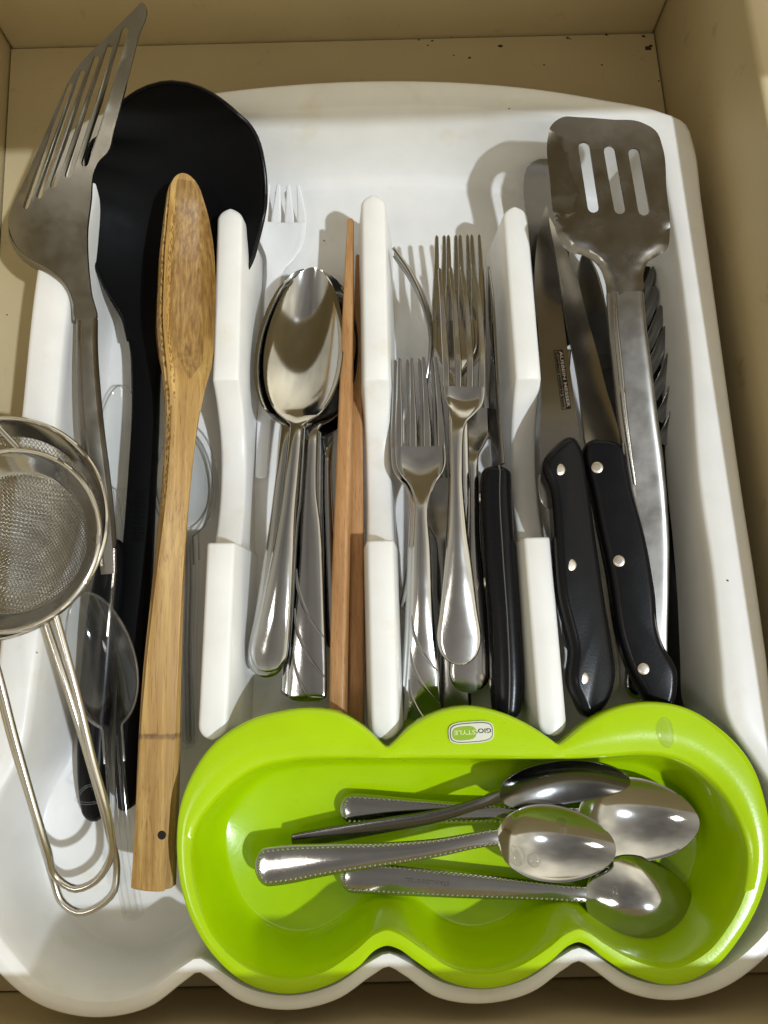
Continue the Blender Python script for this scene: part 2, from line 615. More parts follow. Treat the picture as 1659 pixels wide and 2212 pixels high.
def smooth_outline(pts, n, corner=()):
    """closed smooth curve through photograph points"""
    pts = [np.array(p, float) for p in pts]
    N = len(pts)
    ext = pts[-2:] + pts + pts[:3]
    k = [0.0]
    for a, b in zip(ext[:-1], ext[1:]):
        k.append(k[-1] + np.linalg.norm(b - a))
    ss = np.linspace(k[2], k[2 + N], n, endpoint=False)
    return [(float(a), float(b)) for a, b in zip(crom(k, [p[0] for p in ext], ss), crom(k, [p[1] for p in ext], ss))]

def plate(name, outline, holes, zf, thick, mat, parent, step=14, sharp=40, creases=()):
    """a sheet of metal cut to an outline with holes, bent to height zf(u, v), with real thickness"""
    pts = list(outline); edges = []
    n = len(outline)
    edges += [(i, (i + 1) % n) for i in range(n)]
    for h in holes:
        o = len(pts)
        pts += h
        edges += [(o + i, o + (i + 1) % len(h)) for i in range(len(h))]
    for cr in creases:
        o = len(pts)
        pts += cr
        edges += [(o + i, o + i + 1) for i in range(len(cr) - 1)]
    nfix = len(pts)
    us = [p[0] for p in outline]; vs_ = [p[1] for p in outline]
    u = min(us) + step * 0.37
    while u < max(us):
        v = min(vs_) + step * 0.41
        while v < max(vs_):
            q = (u + 0.01 * math.sin(v), v)
            if pin(q, outline) and not any(pin(q, h) for h in holes):
                if min((q[0] - p[0]) ** 2 + (q[1] - p[1]) ** 2 for p in pts[:nfix]) > (step * 0.45) ** 2:
                    pts.append(q)
            v += step
        u += step
    res = delaunay_2d_cdt([Vector(p) for p in pts], edges, [], 0, 1e-5)
    V2, F2 = res[0], res[2]
    F = []
    for f in F2:
        cx = sum(V2[i].x for i in f) / len(f); cy = sum(V2[i].y for i in f) / len(f)
        if pin((cx, cy), outline) and not any(pin((cx, cy), h) for h in holes):
            F.append(tuple(f))
    V = [P(p.x, p.y, zf(p.x, p.y) / 1000) for p in V2]
    fixed = []
    for f in F:
        nrm = (V[f[1]] - V[f[0]]).cross(V[f[2]] - V[f[0]])
        fixed.append(f if nrm.z > 0 else f[::-1])
    o = build(name, V, fixed, mat, parent, sharp=sharp, recalc=False)
    bm = bmesh.new(); bm.from_mesh(o.data)
    bmesh.ops.delete(bm, geom=[v for v in bm.verts if not v.link_faces], context='VERTS')
    bm.to_mesh(o.data); bm.free()
    md = o.modifiers.new('thickness', 'SOLIDIFY')
    md.thickness = thick / 1000
    md.offset = -1
    es = o.modifiers.new('crisp_edges', 'EDGE_SPLIT')
    es.split_angle = math.radians(sharp)
    return o

def slab(name, outline, zf, thick, rnd, mat, parent, n=110):
    """thick plate cut to an outline, with rounded upper and lower edges"""
    px = smooth_outline(outline, n)
    top = [P(u, v, zf(u, v) / 1000) for u, v in px]
    def off(d, dz):
        out = []
        for i in range(n):
            t = top[(i + 1) % n] - top[i - 1]
            t.z = 0; t.normalize()
            out.append(top[i] + Vector((t.y, -t.x, 0)) * d + Vector((0, 0, dz)))
        for _ in range(2):
            out = [(out[i - 1] + out[i] * 2 + out[(i + 1) % n]) / 4 for i in range(n)]
        return out
    area = sum(top[i - 1].x * top[i].y - top[i].x * top[i - 1].y for i in range(n))
    sg = 1 if area < 0 else -1
    T, R_ = thick / 1000, rnd / 1000
    rings = []
    for k_ in range(5):
        q = math.pi / 2 * k_ / 4
        rings.append(off(sg * R_ * (1 - math.sin(q)), -T + R_ * (1 - math.cos(q))))
    for k_ in range(7):
        q = math.pi / 2 * k_ / 6
        rings.append(off(sg * R_ * (1 - math.cos(q)), -R_ * (1 - math.sin(q))))
    V = [p for r in rings for p in r]
    F = []
    for i in range(len(rings) - 1):
        for j in range(n):
            j2 = (j + 1) % n
            F.append((i * n + j, i * n + j2, (i + 1) * n + j2, (i + 1) * n + j))
    for base in (0, len(rings) - 1):
        F.append(tuple(base * n + i for i in range(n)))
    return build(name, V, F, mat, parent, sharp=50)

def capsule(u0, v0, u1, v1, w, n=7):
    a = math.atan2(v1 - v0, u1 - u0)
    out = []
    for i in range(n):
        q = a - math.pi / 2 + math.pi * i / (n - 1)
        out.append((u1 + w / 2 * math.cos(q), v1 + w / 2 * math.sin(q)))
    for i in range(n):
        q = a + math.pi / 2 + math.pi * i / (n - 1)
        out.append((u0 + w / 2 * math.cos(q), v0 + w / 2 * math.sin(q)))
    return out

def disc(name, c, n, rad, h, mat, parent, seg=16):
    n = n.normalized()
    a = n.orthogonal().normalized(); b = n.cross(a)
    verts, faces = [], []
    prof = [(1.0, -h), (1.0, 0.4 * h), (0.9, 0.8 * h), (0.5, h)]
    for r, z in prof:
        for j in range(seg):
            q = 2 * math.pi * j / seg
            verts.append(c + a * (rad * r * math.cos(q)) + b * (rad * r * math.sin(q)) + n * z)
    for i in range(len(prof) - 1):
        for j in range(seg):
            j2 = (j + 1) % seg
            faces.append((i * seg + j, i * seg + j2, (i + 1) * seg + j2, (i + 1) * seg + j))
    faces.append(tuple(range(seg))[::-1])
    faces.append(tuple((len(prof) - 1) * seg + j for j in range(seg)))
    return build(name, verts, faces, mat, parent)

def box(name, lo, hi, mat, parent=None, bevel=0.0, kind=None):
    bm = bmesh.new()
    bmesh.ops.create_cube(bm, size=1)
    for v in bm.verts:
        v.co = Vector(((lo[i] + hi[i]) / 2 + v.co[i] * (hi[i] - lo[i])) for i in range(3))
    if bevel:
        bmesh.ops.bevel(bm, geom=bm.edges[:], offset=bevel, segments=3, affect='EDGES', profile=0.5)
    V = [v.co.copy() for v in bm.verts]
    F = [tuple(v.index for v in f.verts) for f in bm.faces]
    bm.verts.index_update()
    F = [tuple(v.index for v in f.verts) for f in bm.faces]
    bm.free()
    return build(name, V, F, mat, parent, kind=kind, sharp=35)

def text_mesh(name, body, right, up, centre, width, height, mat, parent, bold=0.0, depth=0.00008):
    """flat lettering fitted in a width x height box on a plane"""
    cu = bpy.data.curves.new(name, 'FONT')
    cu.body = body
    cu.align_x = 'LEFT'
    cu.offset = bold
    cu.resolution_u = 3
    tmp = bpy.data.objects.new(name + '_tmp', cu)
    COL.objects.link(tmp)
    dg = bpy.context.evaluated_depsgraph_get()
    dg.update()
    me = bpy.data.meshes.new_from_object(tmp.evaluated_get(dg))
    bpy.data.objects.remove(tmp)
    bpy.data.curves.remove(cu)
    xs = [v.co.x for v in me.vertices]; ys = [v.co.y for v in me.vertices]
    x0, x1, y0, y1 = min(xs), max(xs), min(ys), max(ys)
    nrm = right.cross(up).normalized()
    V = []
    for v in me.vertices:
        V.append(centre + right * ((v.co.x - (x0 + x1) / 2) / (x1 - x0) * width)
                 + up * ((v.co.y - (y0 + y1) / 2) / (y1 - y0) * height) + nrm * depth)
    F = [tuple(p.vertices) for p in me.polygons]
    bpy.data.meshes.remove(me)
    return build(name, V, F, mat, parent, smooth=False, recalc=False)

# ------------------------------------------------------------------ the drawer
WALL_T = 0.016
bl = P(22, 100, 0); br = P(1415, 73, 0)
fl_y = P(300, 2138, 0).y
back_y = (bl.y + br.y) / 2
xl, xr = bl.x, br.x
SIDE_H, FRONT_H = 0.097, 0.140
G = 0.0009

def structure(o):
    o['kind'] = 'structure'
    return o
structure(box('drawer_floor', (xl + G, fl_y + G, -0.012), (xr - G, back_y - G, 0.0), 'cream_laminate'))
structure(box('wall_back', (xl, back_y, -0.012), (xr, back_y + WALL_T, SIDE_H), 'cream_laminate', bevel=0.003))
structure(box('wall_left', (xl - WALL_T, fl_y, -0.012), (xl, back_y + WALL_T, SIDE_H), 'cream_laminate', bevel=0.003))
structure(box('wall_right', (xr, fl_y, -0.012), (xr + WALL_T, back_y + WALL_T, SIDE_H), 'cream_laminate', bevel=0.003))
structure(box('wall_front', (xl - 0.03, fl_y - 0.018, -0.03), (xr + 0.03, fl_y, FRONT_H), 'cream_laminate'))
structure(box('floor_gap', (xl - 0.005, fl_y - 0.005, -0.03), (xr + 0.005, back_y + 0.005, -0.0125), 'dark_gap'))
# the drawer stands a little askew to the tray
for nm in ('drawer_floor', 'wall_left', 'wall_right', 'floor_gap', 'wall_front', 'wall_back'):
    for v in bpy.data.objects[nm].data.vertices:
        v.co.x += (back_y - v.co.y) * 0.029
# unseen strip added to cast the worktop's shadow, kept narrow to admit light
ctr = 0.210
_t = P(1100, 249, 0.05)
cy = (_t + (LAMP - _t) * ((ctr - 0.05) / (LAMP.z - 0.05))).y
structure(box('shadow_strip', (-0.75, cy, ctr), (0.75, cy + 0.115, ctr + 0.02), 'cream_laminate', bevel=0.002))

# ------------------------------------------------------------------ white cutlery tray
TRAY = [((125,345),(200,420)), ((135,298),(222,345)), ((185,258),(280,296)), ((320,222),(400,266)), ((480,196),(545,248)),
 ((680,177),(700,236)), ((850,172),(850,230)), ((1000,176),(1000,234)), ((1150,189),(1150,246)), ((1300,213),(1290,262)),
 ((1430,240),(1378,280)), ((1480,262),(1408,302)), ((1500,310),(1424,348)), ((1517,432),(1444,432)), ((1558,732),(1486,720)),
 ((1607,1080),(1512,1060)), ((1635,1260),(1540,1250)), ((1656,1408),(1556,1420)), ((1676,1540),(1574,1555)), ((1715,1620),(1630,1640)),
 ((1755,1720),(1690,1740)), ((1765,1850),(1708,1850)), ((1735,1970),(1685,1960)), ((1659,2066),(1625,2040)), ((1560,2138),(1540,2100)),
 ((1450,2163),(1450,2125)), ((1350,2143),(1360,2107)), ((1280,2095),(1288,2062)), ((1250,2078),(1250,2044)), ((1220,2095),(1212,2063)),
 ((1150,2145),(1140,2110)), ((1045,2170),(1045,2133)), ((940,2155),(948,2115)), ((870,2107),(876,2072)), ((838,2090),(838,2056)),
 ((806,2108),(800,2074)), ((730,2160),(722,2124)), ((620,2184),(620,2147)), ((520,2165),(530,2128)), ((455,2118),(462,2085)),
 ((428,2102),(428,2066)), ((400,2120),(392,2086)), ((320,2178),(312,2140)), ((205,2200),(205,2160)), ((90,2175),(100,2130)),
 ((0,2108),(20,2050)), ((-65,2020),(-25,1980)), ((-90,1900),(-45,1880)), ((-75,1760),(-25,1760)), ((-40,1640),(40,1640)),
 ((-12,1480),(70,1480)), ((20,1150),(100,1130)), ((46,886),(125,870)), ((80,578),(158,600))]

def dense_pairs(pairs, n):
    """both outlines of a rim, sampled at the same stations"""
    out = []
    N = len(pairs)
    mid = [((a[0] + b[0]) / 2, (a[1] + b[1]) / 2) for a, b in pairs]
    k = [0.0]
    ids = [N - 2, N - 1] + list(range(N)) + [0, 1, 2]
    for a, b in zip(ids[:-1], ids[1:]):
        k.append(k[-1] + math.dist(mid[a], mid[b]))
    ss = np.linspace(k[2], k[2 + N], n, endpoint=False)
    res = []
    for side in (0, 1):
        res.append(list(zip(crom(k, [pairs[i][side][0] for i in ids], ss), crom(k, [pairs[i][side][1] for i in ids], ss))))
    return res

def inset(poly, d):
    """offset a closed world polyline (clockwise seen from above) inwards"""
    n = len(poly)
    out = []
    for i in range(n):
        t = poly[(i + 2) % n] - poly[i - 2]
        t.z = 0
        t.normalize()
        nr = Vector((t.y, -t.x, 0))
        dd = d(poly[i]) if callable(d) else d
        out.append(poly[i] + nr * dd)
    for _ in range(6):
        out = [(out[i - 1] + out[i] * 2 + out[(i + 1) % n]) / 4 for i in range(n)]
    return out

def vessel(name, pairs, n, z_rim, z_floor, wall_in, lip, mat, parent, thick, rim_rise=0.0012, floor_round=0.35):
    o2, i2 = dense_pairs(pairs, n)
    outer = [P(u, v, z_rim) for u, v in o2]
    inner = [P(u, v, z_rim) for u, v in i2]
    H = z_rim - z_floor
    rings = []
    # skirt under the rim, rolled rim, wall with a curved foot
    def setz(poly, z):
        return [Vector((p.x, p.y, z)) for p in poly]
    out_s = [o + (o - i).normalized() * 0.0004 for o, i in zip(outer, inner)]
    rings.append(setz(out_s, z_rim - lip))
    rings.append(setz(outer, z_rim - 0.0012))
    rings.append(setz([o.lerp(i, 0.05) for o, i in zip(outer, inner)], z_rim - 0.0002))
    rings.append(setz([o.lerp(i, 0.14) for o, i in zip(outer, inner)], z_rim + 0.0002))
    rings.append(setz([o.lerp(i, 0.5) for o, i in zip(outer, inner)], z_rim + 0.0002 + rim_rise * 0.1))
    rings.append(setz([o.lerp(i, 0.90) for o, i in zip(outer, inner)], z_rim + 0.0001))
    rings.append(setz([o.lerp(i, 0.98) for o, i in zip(outer, inner)], z_rim - 0.0012))
    prof = [(0.06, 0.10), (0.16, 0.30), (0.28, 0.52), (0.42, 0.72), (0.58, 0.87), (0.78, 0.965), (1.0, 1.0)]
    for fx, fz in prof:
        poly = inset(inner, (lambda p, fx=fx: wall_in(p) * fx))
        rings.append(setz(poly, z_rim - 0.0012 - fz * (H - 0.0012)))
    base = rings[-1]
    V = [p for r in rings for p in r]
    F = []
    for a in range(len(rings) - 1):
        for j in range(n):
            j2 = (j + 1) % n
            F.append((a * n + j, (a + 1) * n + j, (a + 1) * n + j2, a * n + j2))
    # floor: triangulated
    res = delaunay_2d_cdt([p.xy for p in base], [(i, (i + 1) % n) for i in range(n)], [], 1, 1e-7)
    if len(res[0]) == n:
        off = (len(rings) - 1) * n
        for f in res[2]:
            cx = sum(res[0][i].x for i in f) / len(f); cyy = sum(res[0][i].y for i in f) / len(f)
            if pin((cx, cyy), [p.xy for p in base]):
                F.append(tuple(off + i for i in f))
    o = build(name, V, F, mat, parent, sharp=60)
    # make the normals face up
    me = o.data
    if sum(p.normal.z * p.area for p in me.polygons) < 0:
        me.flip_normals()
    md = o.modifiers.new('thickness', 'SOLIDIFY')
    md.thickness = thick
    md.offset = -1
    return o

Z_RIM, Z_TF = 0.050, 0.005
tray = thing('cutlery_tray', 'white plastic cutlery tray with scalloped front edge, lying in the drawer', 'cutlery tray', P(830, 1150, 0.0))
def tray_wall(p):
    back = P(850, 260, 0.05).y
    f = max(0.0, min(1.0, (p.y - (back - 0.05)) / 0.05))
    return 0.007 + 0.011 * f
vessel('shell', TRAY, 420, Z_RIM, Z_TF, tray_wall, 0.012, 'white_plastic', tray, 0.0018)

def divider(top, wt, zdip):
    """top: photograph points along the ridge: back end, step, front hump start, front end"""
    (b0, s0, h0, e0) = top
    zt = 0.046
    a0, a1 = P(*b0, zt), P(*s0, zt)
    c0, c1 = P(*h0, zt), P(*e0, zt)
    L1 = (a1 - a0).length
    L2 = (c0 - a1).length
    L3 = (c1 - c0).length
    st = []   # (position, half width factor, z top)
    R = wt
    def lerp_pos(q):
        if q <= L1: return a0.lerp(a1, q / L1)
        if q <= L1 + L2: return a1.lerp(c0, (q - L1) / L2)
        return c0.lerp(c1, (q - L1 - L2) / L3)
    tot = L1 + L2 + L3
    for i in range(9):
        ang = math.pi / 2 * i / 8
        st.append((R * (1 - math.cos(math.pi/2 - ang) ) if False else R * (1 - math.cos(ang)), max(0.12, math.sin(ang)), zt - 0.0006 * (1 - math.sin(ang))))
    for i in range(1, 8):
        st.append((R + (L1 - R - 0.001) * i / 7, 1.0, zt))
    st.append((L1 - 0.0004, 1.0, zt - 0.0004))
    st.append((L1, 1.0, zt - 0.0012))
    n = 16
    for i in range(1, n + 1):
        q = i / n
        # steep fall, then a long scooped hollow
        zz = zdip + (zt - 0.0012 - zdip) * (1 - q / 0.55) ** 2.4 if q < 0.55 else zdip + (0.010) * ((q - 0.55) / 0.45) ** 2
        if q < 0.06: zz = min(zz, zt - 0.006)
        st.append((L1 + (L2 - 0.0012) * q, 1.0, zz))
    st.append((L1 + L2 - 0.0002, 1.0, zt - 0.0016))
    st.append((L1 + L2 + 0.0004, 1.0, zt - 0.0004))
    st.append((L1 + L2 + 0.0012, 1.0, zt))
    for i in range(1, 7):
        st.append((L1 + L2 + 0.0012 + (L3 - R - 0.0012) * i / 6, 1.0, zt))
    for i in range(1, 9):
        ang = math.pi / 2 * i / 8
        st.append((tot - R + R * math.sin(ang), max(0.12, math.cos(ang)), zt - 0.0006 * (1 - math.cos(ang))))
    rings = []
    for q, f, z in st:
        p = lerp_pos(min(q, tot))
        tdir = (c1 - a0); tdir.z = 0; tdir.normalize()
        a = Vector((tdir.y, -tdir.x, 0))
        hb = (wt + 0.0042 * z / 0.046) * f
        ht = wt * f
        r = min(0.0016, ht * 0.6)
        prof = [(-hb, Z_TF - 0.001), (-(ht * 0.35 + hb * 0.65), Z_TF + (z - Z_TF) * 0.35), (-(ht + 0.0002), z - r), (-(ht - r * 0.3), z - r * 0.35), (-(ht - r), z),
                (0, z + 0.0001), (ht - r, z), (ht - r * 0.3, z - r * 0.35), (ht + 0.0002, z - r), (ht * 0.35 + hb * 0.65, Z_TF + (z - Z_TF) * 0.35), (hb, Z_TF - 0.001)]
        rings.append([Vector((p.x, p.y, 0)) + a * x + Vector((0, 0, zz)) for x, zz in prof])
    v, f = rings_mesh(rings)
    return build('divider', v, f, 'white_plastic', tray, sharp=50)
divider([(497, 450), (487, 822), (477, 1172), (458, 1598)], 0.0064, 0.021)
divider([(806, 420), (813, 822), (821, 1167), (833, 1598)], 0.0061, 0.021)
divider([(1112, 446), (1142, 820), (1160, 1160), (1196, 1590)], 0.0061, 0.021)

# ------------------------------------------------------------------ lime green bin
BIN = [((380,1820),(413,1835)), ((388,1740),(425,1785)), ((415,1670),(455,1742)), ((462,1605),(500,1697)), ((535,1557),(555,1662)),
 ((610,1536),(630,1645)), ((675,1530),(690,1641)), ((738,1541),(745,1640)), ((795,1577),(795,1640)), ((825,1606),(825,1640)), ((836,1614),(836,1640)),
 ((847,1606),(847,1640)), ((882,1572),(882,1640)), ((938,1540),(940,1640)), ((1010,1526),(1010,1640)), ((1085,1540),(1085,1640)),
 ((1150,1570),(1150,1640)), ((1195,1600),(1195,1640)), ((1207,1608),(1207,1640)), ((1219,1600),(1219,1640)), ((1258,1568),(1258,1639)),
 ((1320,1533),(1320,1636)), ((1400,1517),(1390,1632)), ((1485,1530),(1455,1640)), ((1565,1580),(1515,1670)), ((1622,1645),(1565,1720)),
 ((1655,1730),(1600,1785)), ((1667,1830),(1615,1850)), ((1650,1930),(1605,1930)), ((1605,2020),(1570,2000)), ((1540,2095),(1520,2058)),
 ((1455,2130),(1452,2088)), ((1370,2110),(1378,2074)), ((1300,2068),(1306,2036)), ((1268,2043),(1270,2012)), ((1250,2037),(1250,2004)),
 ((1232,2043),(1228,2012)), ((1190,2078),(1184,2045)), ((1120,2122),(1118,2085)), ((1045,2138),(1045,2102)), ((965,2122),(970,2085)),
 ((900,2080),(908,2044)), ((856,2050),(860,2014)), ((836,2045),(836,2006)), ((815,2052),(812,2014)), ((775,2090),(768,2050)),
 ((710,2130),(702,2095)), ((620,2149),(620,2114)), ((535,2128),(540,2092)), ((460,2065),(470,2032)), ((405,1970),(430,1950)), ((385,1890),(415,1885))]
Z_BIN, Z_BF = 0.054, 0.016
green = thing('green_bin', 'lime green three lobed plastic bin set into the front of the tray', 'bin', P(1020, 1830, 0.0))
vessel('shell', BIN, 420, Z_BIN, Z_BF, lambda p: 0.0075, 0.007, 'lime_plastic', green, 0.0018, rim_rise=0.001)

def rim_z(u, v):
    return Z_BIN
# raised maker's badge
bc = P(1018, 1582, Z_BIN + 0.0010)
m_ = mpp(bc)
BX = (P(1066, 1581, bc.z) - P(970, 1585, bc.z)).normalized()
BY = Vector((-BX.y, BX.x, 0))
def badge_shape(sx_, sy_, cx_=0.0, cy_=0.0, n=48, ex=3.6, skew=0.0):
    out = []
    for i in range(n):
        q = 2 * math.pi * i / n
        c_, s_ = math.cos(q), math.sin(q)
        x = math.copysign(abs(c_) ** (2 / ex), c_) * sx_
        y = math.copysign(abs(s_) ** (2 / ex), s_) * sy_
        y += skew * x
        out.append(bc + BX * ((x + cx_) * m_) + BY * ((y + cy_) * m_))
    return out
def flat(name, poly, z0, z1, mat, parent):
    n = len(poly)
    cen = sum(poly, Vector()) / n
    V = [Vector((p.x, p.y, z0)) for p in poly] + [Vector((p.x, p.y, z1 - 0.0001)) for p in poly] + \
        [Vector((*(cen.lerp(p, 0.985)).xy, z1)) for p in poly]
    F = [tuple(2 * n + i for i in range(n))]
    for a in (0, 1):
        for i in range(n):
            i2 = (i + 1) % n
            F.append((a * n + i, a * n + i2, (a + 1) * n + i2, (a + 1) * n + i))
    return build(name, V, F, mat, parent, sharp=30)
zb = Z_BIN + 0.0006
badge = flat('badge', badge_shape(49, 23, skew=0.03), zb - 0.001, zb + 0.0006, 'badge_white', green)
flat('border', badge_shape(46.5, 20.5, skew=0.03), zb, zb + 0.0008, 'ink_grey', badge)
flat('panel', badge_shape(44.5, 18.7, skew=0.03), zb, zb + 0.0010, 'badge_white', badge)
flat('green_field', badge_shape(26, 14.5, -15.5, -1.0, skew=0.04, ex=3.0), zb, zb + 0.0012, 'badge_green', badge)
def badge_text(body, cx_, cy_, w_, h_, mat, z):
    c_ = bc + BX * (cx_ * m_) + BY * (cy_ * m_)
    c_.z = z
    return text_mesh('lettering', body, -BX, -BY, c_, w_ * m_, h_ * m_, mat, badge, bold=0.012)
badge_text("STYLE", -14.5, 0.6, 46, 9.5, 'badge_letters', zb + 0.00125)
badge_text("GIO\u2019", 27, 2.6, 32, 9.5, 'ink_black', zb + 0.00105)

# ------------------------------------------------------------------ cutlery builders
def root_for(name, label, cat, sp, group=None):
    p = Vector(sp.c.mean(axis=0))
    p.z = float(sp.c[:, 2].min()) - 0.003
    return thing(name, label, cat, p, group)

def spoon(name, label, sp, v_neck, mat, group=None, s_neck=None, nb=34, nh=46, K=13):
    t = root_for(name, label, 'spoon', sp, group)
    s = sp.s_at_v(v_neck) if s_neck is None else s_neck
    sheet('bowl', sp, 0, s, nb, mat, t, K=K)
    sheet('handle', sp, s, sp.L, nh, mat, t, K=9)
    return t

def fork(name, label, sp, v_root, mat, group=None, tines=4, gap=0.30, nh=60, tip=0.55, slot_w=None, cat='fork'):
    t = root_for(name, label, cat, sp, group)
    s = sp.s_at_v(v_root)
    sheet('handle', sp, s, sp.L, nh, mat, t, K=9)
    pitch = 2.0 / (tines - gap * 1.0 + gap * 0.0) if False else None
    tw = 2.0 / (tines + (tines - 1) * gap / (1 - gap))      # width of one tine (in -1..1 units)
    gw = tw * gap / (1 - gap)
    for i in range(tines):
        a = -1 + i * (tw + gw)
        mid = a + tw / 2
        def hw(q):
            f = min(1.0, q / s)
            k_ = tip + (1 - tip) * min(1.0, f * 1.25)
            r_ = min(1.0, q / 0.0012)
            k_ *= math.sqrt(max(0.05, 1 - (1 - r_) ** 2))
            return tw / 2 * k_
        ssamp = np.array(sorted(set(list(np.linspace(0, s, 22)) + [0.00015, 0.0004, 0.0008, 0.0012])))
        v, f = rings_mesh(sheet_rings(sp, ssamp, lambda q: mid - hw(q), lambda q: mid + hw(q), 5))
        build('tine', v, f, mat, t, sharp=55)
    return t

def swirl(sp, parent, mat, v0, v1, count=3, x_start=-0.75, flip=1):
    """raised curved lines pressed into the end of a handle"""
    s0, s1 = sp.s_at_v(v0), sp.s_at_v(v1)
    span = (s1 - s0)
    for k_ in range(count):
        a = s0 + span * (0.30 * k_)
        pts, rad = [], []
        for i in range(22):
            q = i / 21
            x = x_start + (0.92 - x_start) * (q ** 1.9)
            pts.append(sp.point(min(a + span * 0.52 * q, sp.L - 0.002), flip * x, 0.00005)[0])
            rad.append(0.0008 * math.sin(math.pi * (0.08 + 0.84 * q)) + 0.0001)
        v, f = tube_geo(pts, rad, 6)
        build('pressed_line', v, f, mat, parent)

def beads(sp, parent, mat, s0, s1, x=0.78, pitch=0.0022, rad=0.00085, lift=-0.0001):
    parts = []
    n = int((s1 - s0) / pitch)
    unit = []
    uf = []
    seg, ringn = 6, 3
    for i in range(ringn + 1):
        th_ = math.pi / 2 * i / ringn
        for j in range(seg):
            unit.append((math.cos(2 * math.pi * j / seg) * math.cos(th_), math.sin(2 * math.pi * j / seg) * math.cos(th_), math.sin(th_)))
    for i in range(ringn):
        for j in range(seg):
            j2 = (j + 1) % seg
            uf.append((i * seg + j, i * seg + j2, (i + 1) * seg + j2, (i + 1) * seg + j))
    def put(p, nr):
        a = nr.orthogonal().normalized(); b = nr.cross(a)
        parts.append(([p + a * (u[0] * rad) + b * (u[1] * rad) + nr * (u[2] * rad) for u in unit], uf))
    for i in range(n + 1):
        s = s0 + (s1 - s0) * i / n
        for sd in (-1, 1):
            p, nr, _ = sp.point(s, sd * x, lift)
            put(p, nr)
    # round the end of the handle
    for i in range(1, 9):
        x_ = -x + 2 * x * i / 9
        p, nr, _ = sp.point(min(s1 + 0.0026 * math.sqrt(max(0, 1 - x_ * x_ / (x * x))), sp.L - 0.001), x_, lift)
        put(p, nr)
    v, f = merge(parts)
    return build('beading', v, f, mat, parent, kind='stuff', sharp=None)

def drop(label, u, v, z, rx, ry, h, n=None, group=None, rot=0.0):
    c = P(u, v, z / 1000)
    m = mpp(c)
    t = Vector((0, 0, 1)) if n is None else n.normalized()
    a = Vector((1, 0, 0)); a = (a - t * a.dot(t)).normalized(); b = t.cross(a)
    a2 = a * math.cos(rot) + b * math.sin(rot); b2 = t.cross(a2)
    V, F = [], []
    seg, rg = 20, 7
    for i in range(rg):
        th_ = math.pi / 2 * i / rg
        for j in range(seg):
            q = 2 * math.pi * j / seg
            wob = 1 + 0.08 * math.sin(2 * q + u) + 0.05 * math.sin(3 * q + v)
            V.append(c + a2 * (rx * m * wob * math.cos(q) * math.cos(th_)) + b2 * (ry * m * wob * math.sin(q) * math.cos(th_)) + t * (h / 1000 * math.sin(th_)))
    V.append(c + t * (h / 1000))
    for i in range(rg - 1):
        for j in range(seg):
            j2 = (j + 1) % seg
            F.append((i * seg + j, i * seg + j2, (i + 1) * seg + j2, (i + 1) * seg + j))
    for j in range(seg):
        F.append(((rg - 1) * seg + j, (rg - 1) * seg + (j + 1) % seg, len(V) - 1))
    F.append(tuple(range(seg))[::-1])
    loc = c
    root = None
    o0 = c
    me_o = build('water_drop', [p - o0 for p in V], F, 'water')
    me_o.location = loc
    me_o['label'] = label; me_o['category'] = 'water drop'
    if group: me_o['group'] = group
    return me_o

# ------------------------------------------------------------------ left compartment
# clear plastic spoons lying low
def clear_spoon(label, st, v_neck, bowl, r1=2.0, **kw):
    sp = Spine(st, thick=0.9, r1=r1, bowl=bowl, **kw)
    t = root_for('plastic_spoon', label, 'spoon', sp, 'clear plastic spoons')
    s = sp.s_at_v(v_neck)
    sheet('bowl', sp, 0, s, 26, 'clear_plastic', t, K=13)
    sheet('handle', sp, s, sp.L, 30, 'clear_plastic', t, K=9)
    edge = [sp.point(q, 1.0, -0.0004)[0] for q in np.linspace(s * 1.25, 0.0006, 40)] + [sp.point(q, -1.0, -0.0004)[0] for q in np.linspace(0.0006, s * 1.25, 40)]
    v, f = tube_geo(edge, 0.00055, 6)
    build('rim', v, f, 'clear_edge', t)
    # moulded ribs along the handle
    for x in (-0.55, 0.0, 0.55):
        pts = [sp.point(q, x, 0.0002)[0] for q in np.linspace(s + 0.004, sp.L - 0.004, 24)]
        v, f = tube_geo(pts, 0.0004, 5)
        build('rib', v, f, 'clear_plastic', t)
    return t
clear_spoon('clear plastic spoon lying low behind the steel turner handle and black serving spoon',
            [(262,830,16,26,0), (258,900,15,26,0), (257,960,13,26,0), (259,1020,12,26,0), (263,1056,12,26,-0.3), (272,1150,11,26,-0.6), (290,1500,9,28,-0.6)], 1056, (4, 92, 5))
clear_spoon('upper clear plastic spoon between the bamboo spoon and the white divider',
            [(396,912,22,32,0), (401,980,21,32,0), (405,1050,19,32,0), (409,1110,18,32,0), (412,1150,18,32,-0.4), (414,1220,17,32,-0.8), (410,1400,15,32,-0.8), (411,1608,13,34,-0.8)], 1150, (4, 134, 6))
clear_spoon('lower clear plastic spoon under another clear one beside the white divider',
            [(393,925,14,30,0), (395,990,13,30,0), (397,1060,12,30,0), (399,1120,12,30,0), (401,1160,11,30,-0.4), (403,1220,11,30,-0.8), (400,1400,10,30,-0.8), (405,1618,9,34,-0.8)], 1160, (4, 126, 5))

